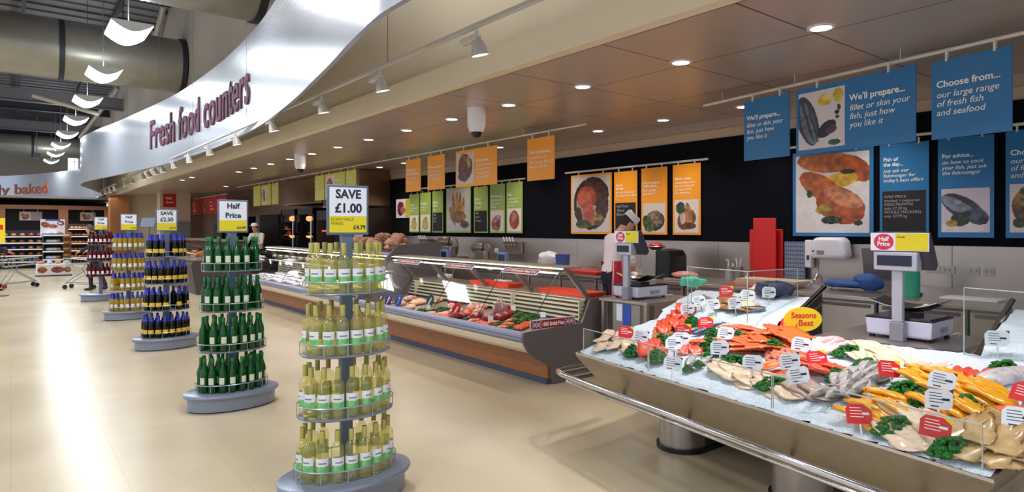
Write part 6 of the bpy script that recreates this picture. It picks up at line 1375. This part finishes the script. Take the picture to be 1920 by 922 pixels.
# ------------------------------------------------------------------ OVENS AND HOOD
x_ = 7.4
ya, yb = VX(672,400,x_).y, VX(522,400,x_).y
def hoodbox(y0, y1, z0, z1, label, m):
    rt = thing('extraction_hood', label, 'hood', (7.8,(y0+y1)/2,z0)); MB().box(7.35,8.29,y0,y1,z0,z1).build('hood_shell', m, rt, world=True, bevel=.01); MB().box(7.33,7.35,y0,y1,z0,z0+.05).build('drip_edge', STEEL, rt, world=True); return rt
COP = mat('brown_reflecting_steel', rgb(150,118,92), .3, .8, .1, 3)
hoodbox(VX(733,400,8.29).y, VX(606,400,7.35).y, 2.26, 3.24, 'brown-toned steel extraction hood behind the SAVE £1.00 sign', COP); hoodbox(VX(604,400,7.35).y, VX(534,400,7.35).y, 2.42, 3.24, 'farther steel extraction hood above the lit ovens', COP)
OV = mat('black_oven', rgb(24,20,22), .25, .3); HOT = mat('hot_lamp', (1,.55,.18), .5, emis=9); og = clear('oven_glass', (.5,.42,.38), .3)
for i, (px0, px1, lab) in enumerate(((524,551,'left rotisserie oven with two glowing lamps'),(553,585,'right rotisserie oven with two glowing lamps'))):
    y1, y0 = VX(px0,420,x_).y, VX(px1,420,x_).y; rt = thing('rotisserie_oven', lab, 'oven', (7.85,(y0+y1)/2,0))
    mb = MB(); mb.box(7.45,8.28,y0,y0+.1,0,2.3); mb.box(7.45,8.28,y1-.1,y1,0,2.3); mb.box(8.1,8.28,y0,y1,0,2.3); mb.box(7.45,8.28,y0,y1,2.1,2.3); mb.box(7.45,8.28,y0,y1,0,.8); mb.box(7.45,8.28,y0,y1,1.42,1.5); mb.build('oven_casing', OV, rt, world=True)
    MB().box(7.44,7.45,y0+.1,y1-.1,.8,2.1).build('oven_door_glass', og, rt, world=True); MB().tube([(7.40,y0+.08,.9),(7.40,y0+.08,2.0)], .018, 8).build('door_handle', CHROME, rt, world=True)
    for py in (410, 441):
        z = VX((px0+px1)/2, py, 7.6).z; MB().ell((7.6,(y0+y1)/2,z),(.10,.16,.09),14,8).build('heat_lamp', HOT, rt, world=True)
rt = thing('back_cabinet', 'dark glass-fronted cabinet right of the ovens with red display digits', 'cabinet', (7.85,18.6,0)); ya, yb = VX(735,430,8.28).y, VX(588,430,7.5).y-.25
MB().box(7.5,8.28,ya,yb,0,2.2).build('cabinet_body', mat('dark_bronze', rgb(50,38,36), .3, .3), rt, world=True)
for k in range(5): y = ya+(yb-ya)*k/5; MB().box(7.48,7.5,y+.05,y+(yb-ya)/5-.05,.9,1.9).build('cabinet_door', mat('brown_black_glass', rgb(30,22,22), .12, .2), rt, world=True)
MB().box(7.475,7.5,yb-1.9,yb-.5,1.55,1.60).build('red_digits', mat('red_led', (1,.05,.05), .5, emis=1.2), rt, world=True)
nt_ = thing('wall_notice', 'small white notice beside the dark cabinet, right of the SAVE sign post', 'notice', VX(672,435,7.46), -PI/2); MB().box(-.28,.28,-.006,.006,-.15,.75).build('notice_card', mat('pink_white_card', rgb(216,196,200), .5), nt_)
rt = thing('dark_doorway', 'dark doorway between the far deli and the ovens', 'doorway', (8.28,26.4,0)); MB().box(8.2,8.299,25.2,27.6,0,2.2).build('door_panel', DARK, rt, world=True)
dv = thing('hot_food_equipment', 'dark equipment with a red light behind the green wine stand', 'equipment', (6.8,26,0)); mb = MB(); mb.box(6.4,7.4,24.6,28.5,0,1.25); mb.box(6.5,7.3,25.0,26.2,1.25,2.1); mb.box(6.5,7.3,26.8,28.0,1.25,1.8); mb.build('equipment_body', OV, dv, world=True, bevel=.03); MB().ell((6.38,24.9,1.45),(.06,.12,.12),10,8).build('red_lamp', mat('red_led', (0,0,0)), dv, world=True)
dp = VX(255,412,5.6); mo = thing('till_screen', 'grey till screen on a pole between the third and fourth stands', 'screen', (VY(279,430,24).x, 24, 0)); MB().tube([(0,0,0),(0,0,1.72)], .025, 8).build('screen_pole', STEELD, mo); MB().prism([(-.08,1.70),(.02,1.70),(.10,1.98),(.02,2.0)], -.30, .30, 'y').build('screen_housing', mat('screen_grey', rgb(110,126,150), .35, .2), mo, bevel=.01)
mo.rotation_euler = (0,0,.6)
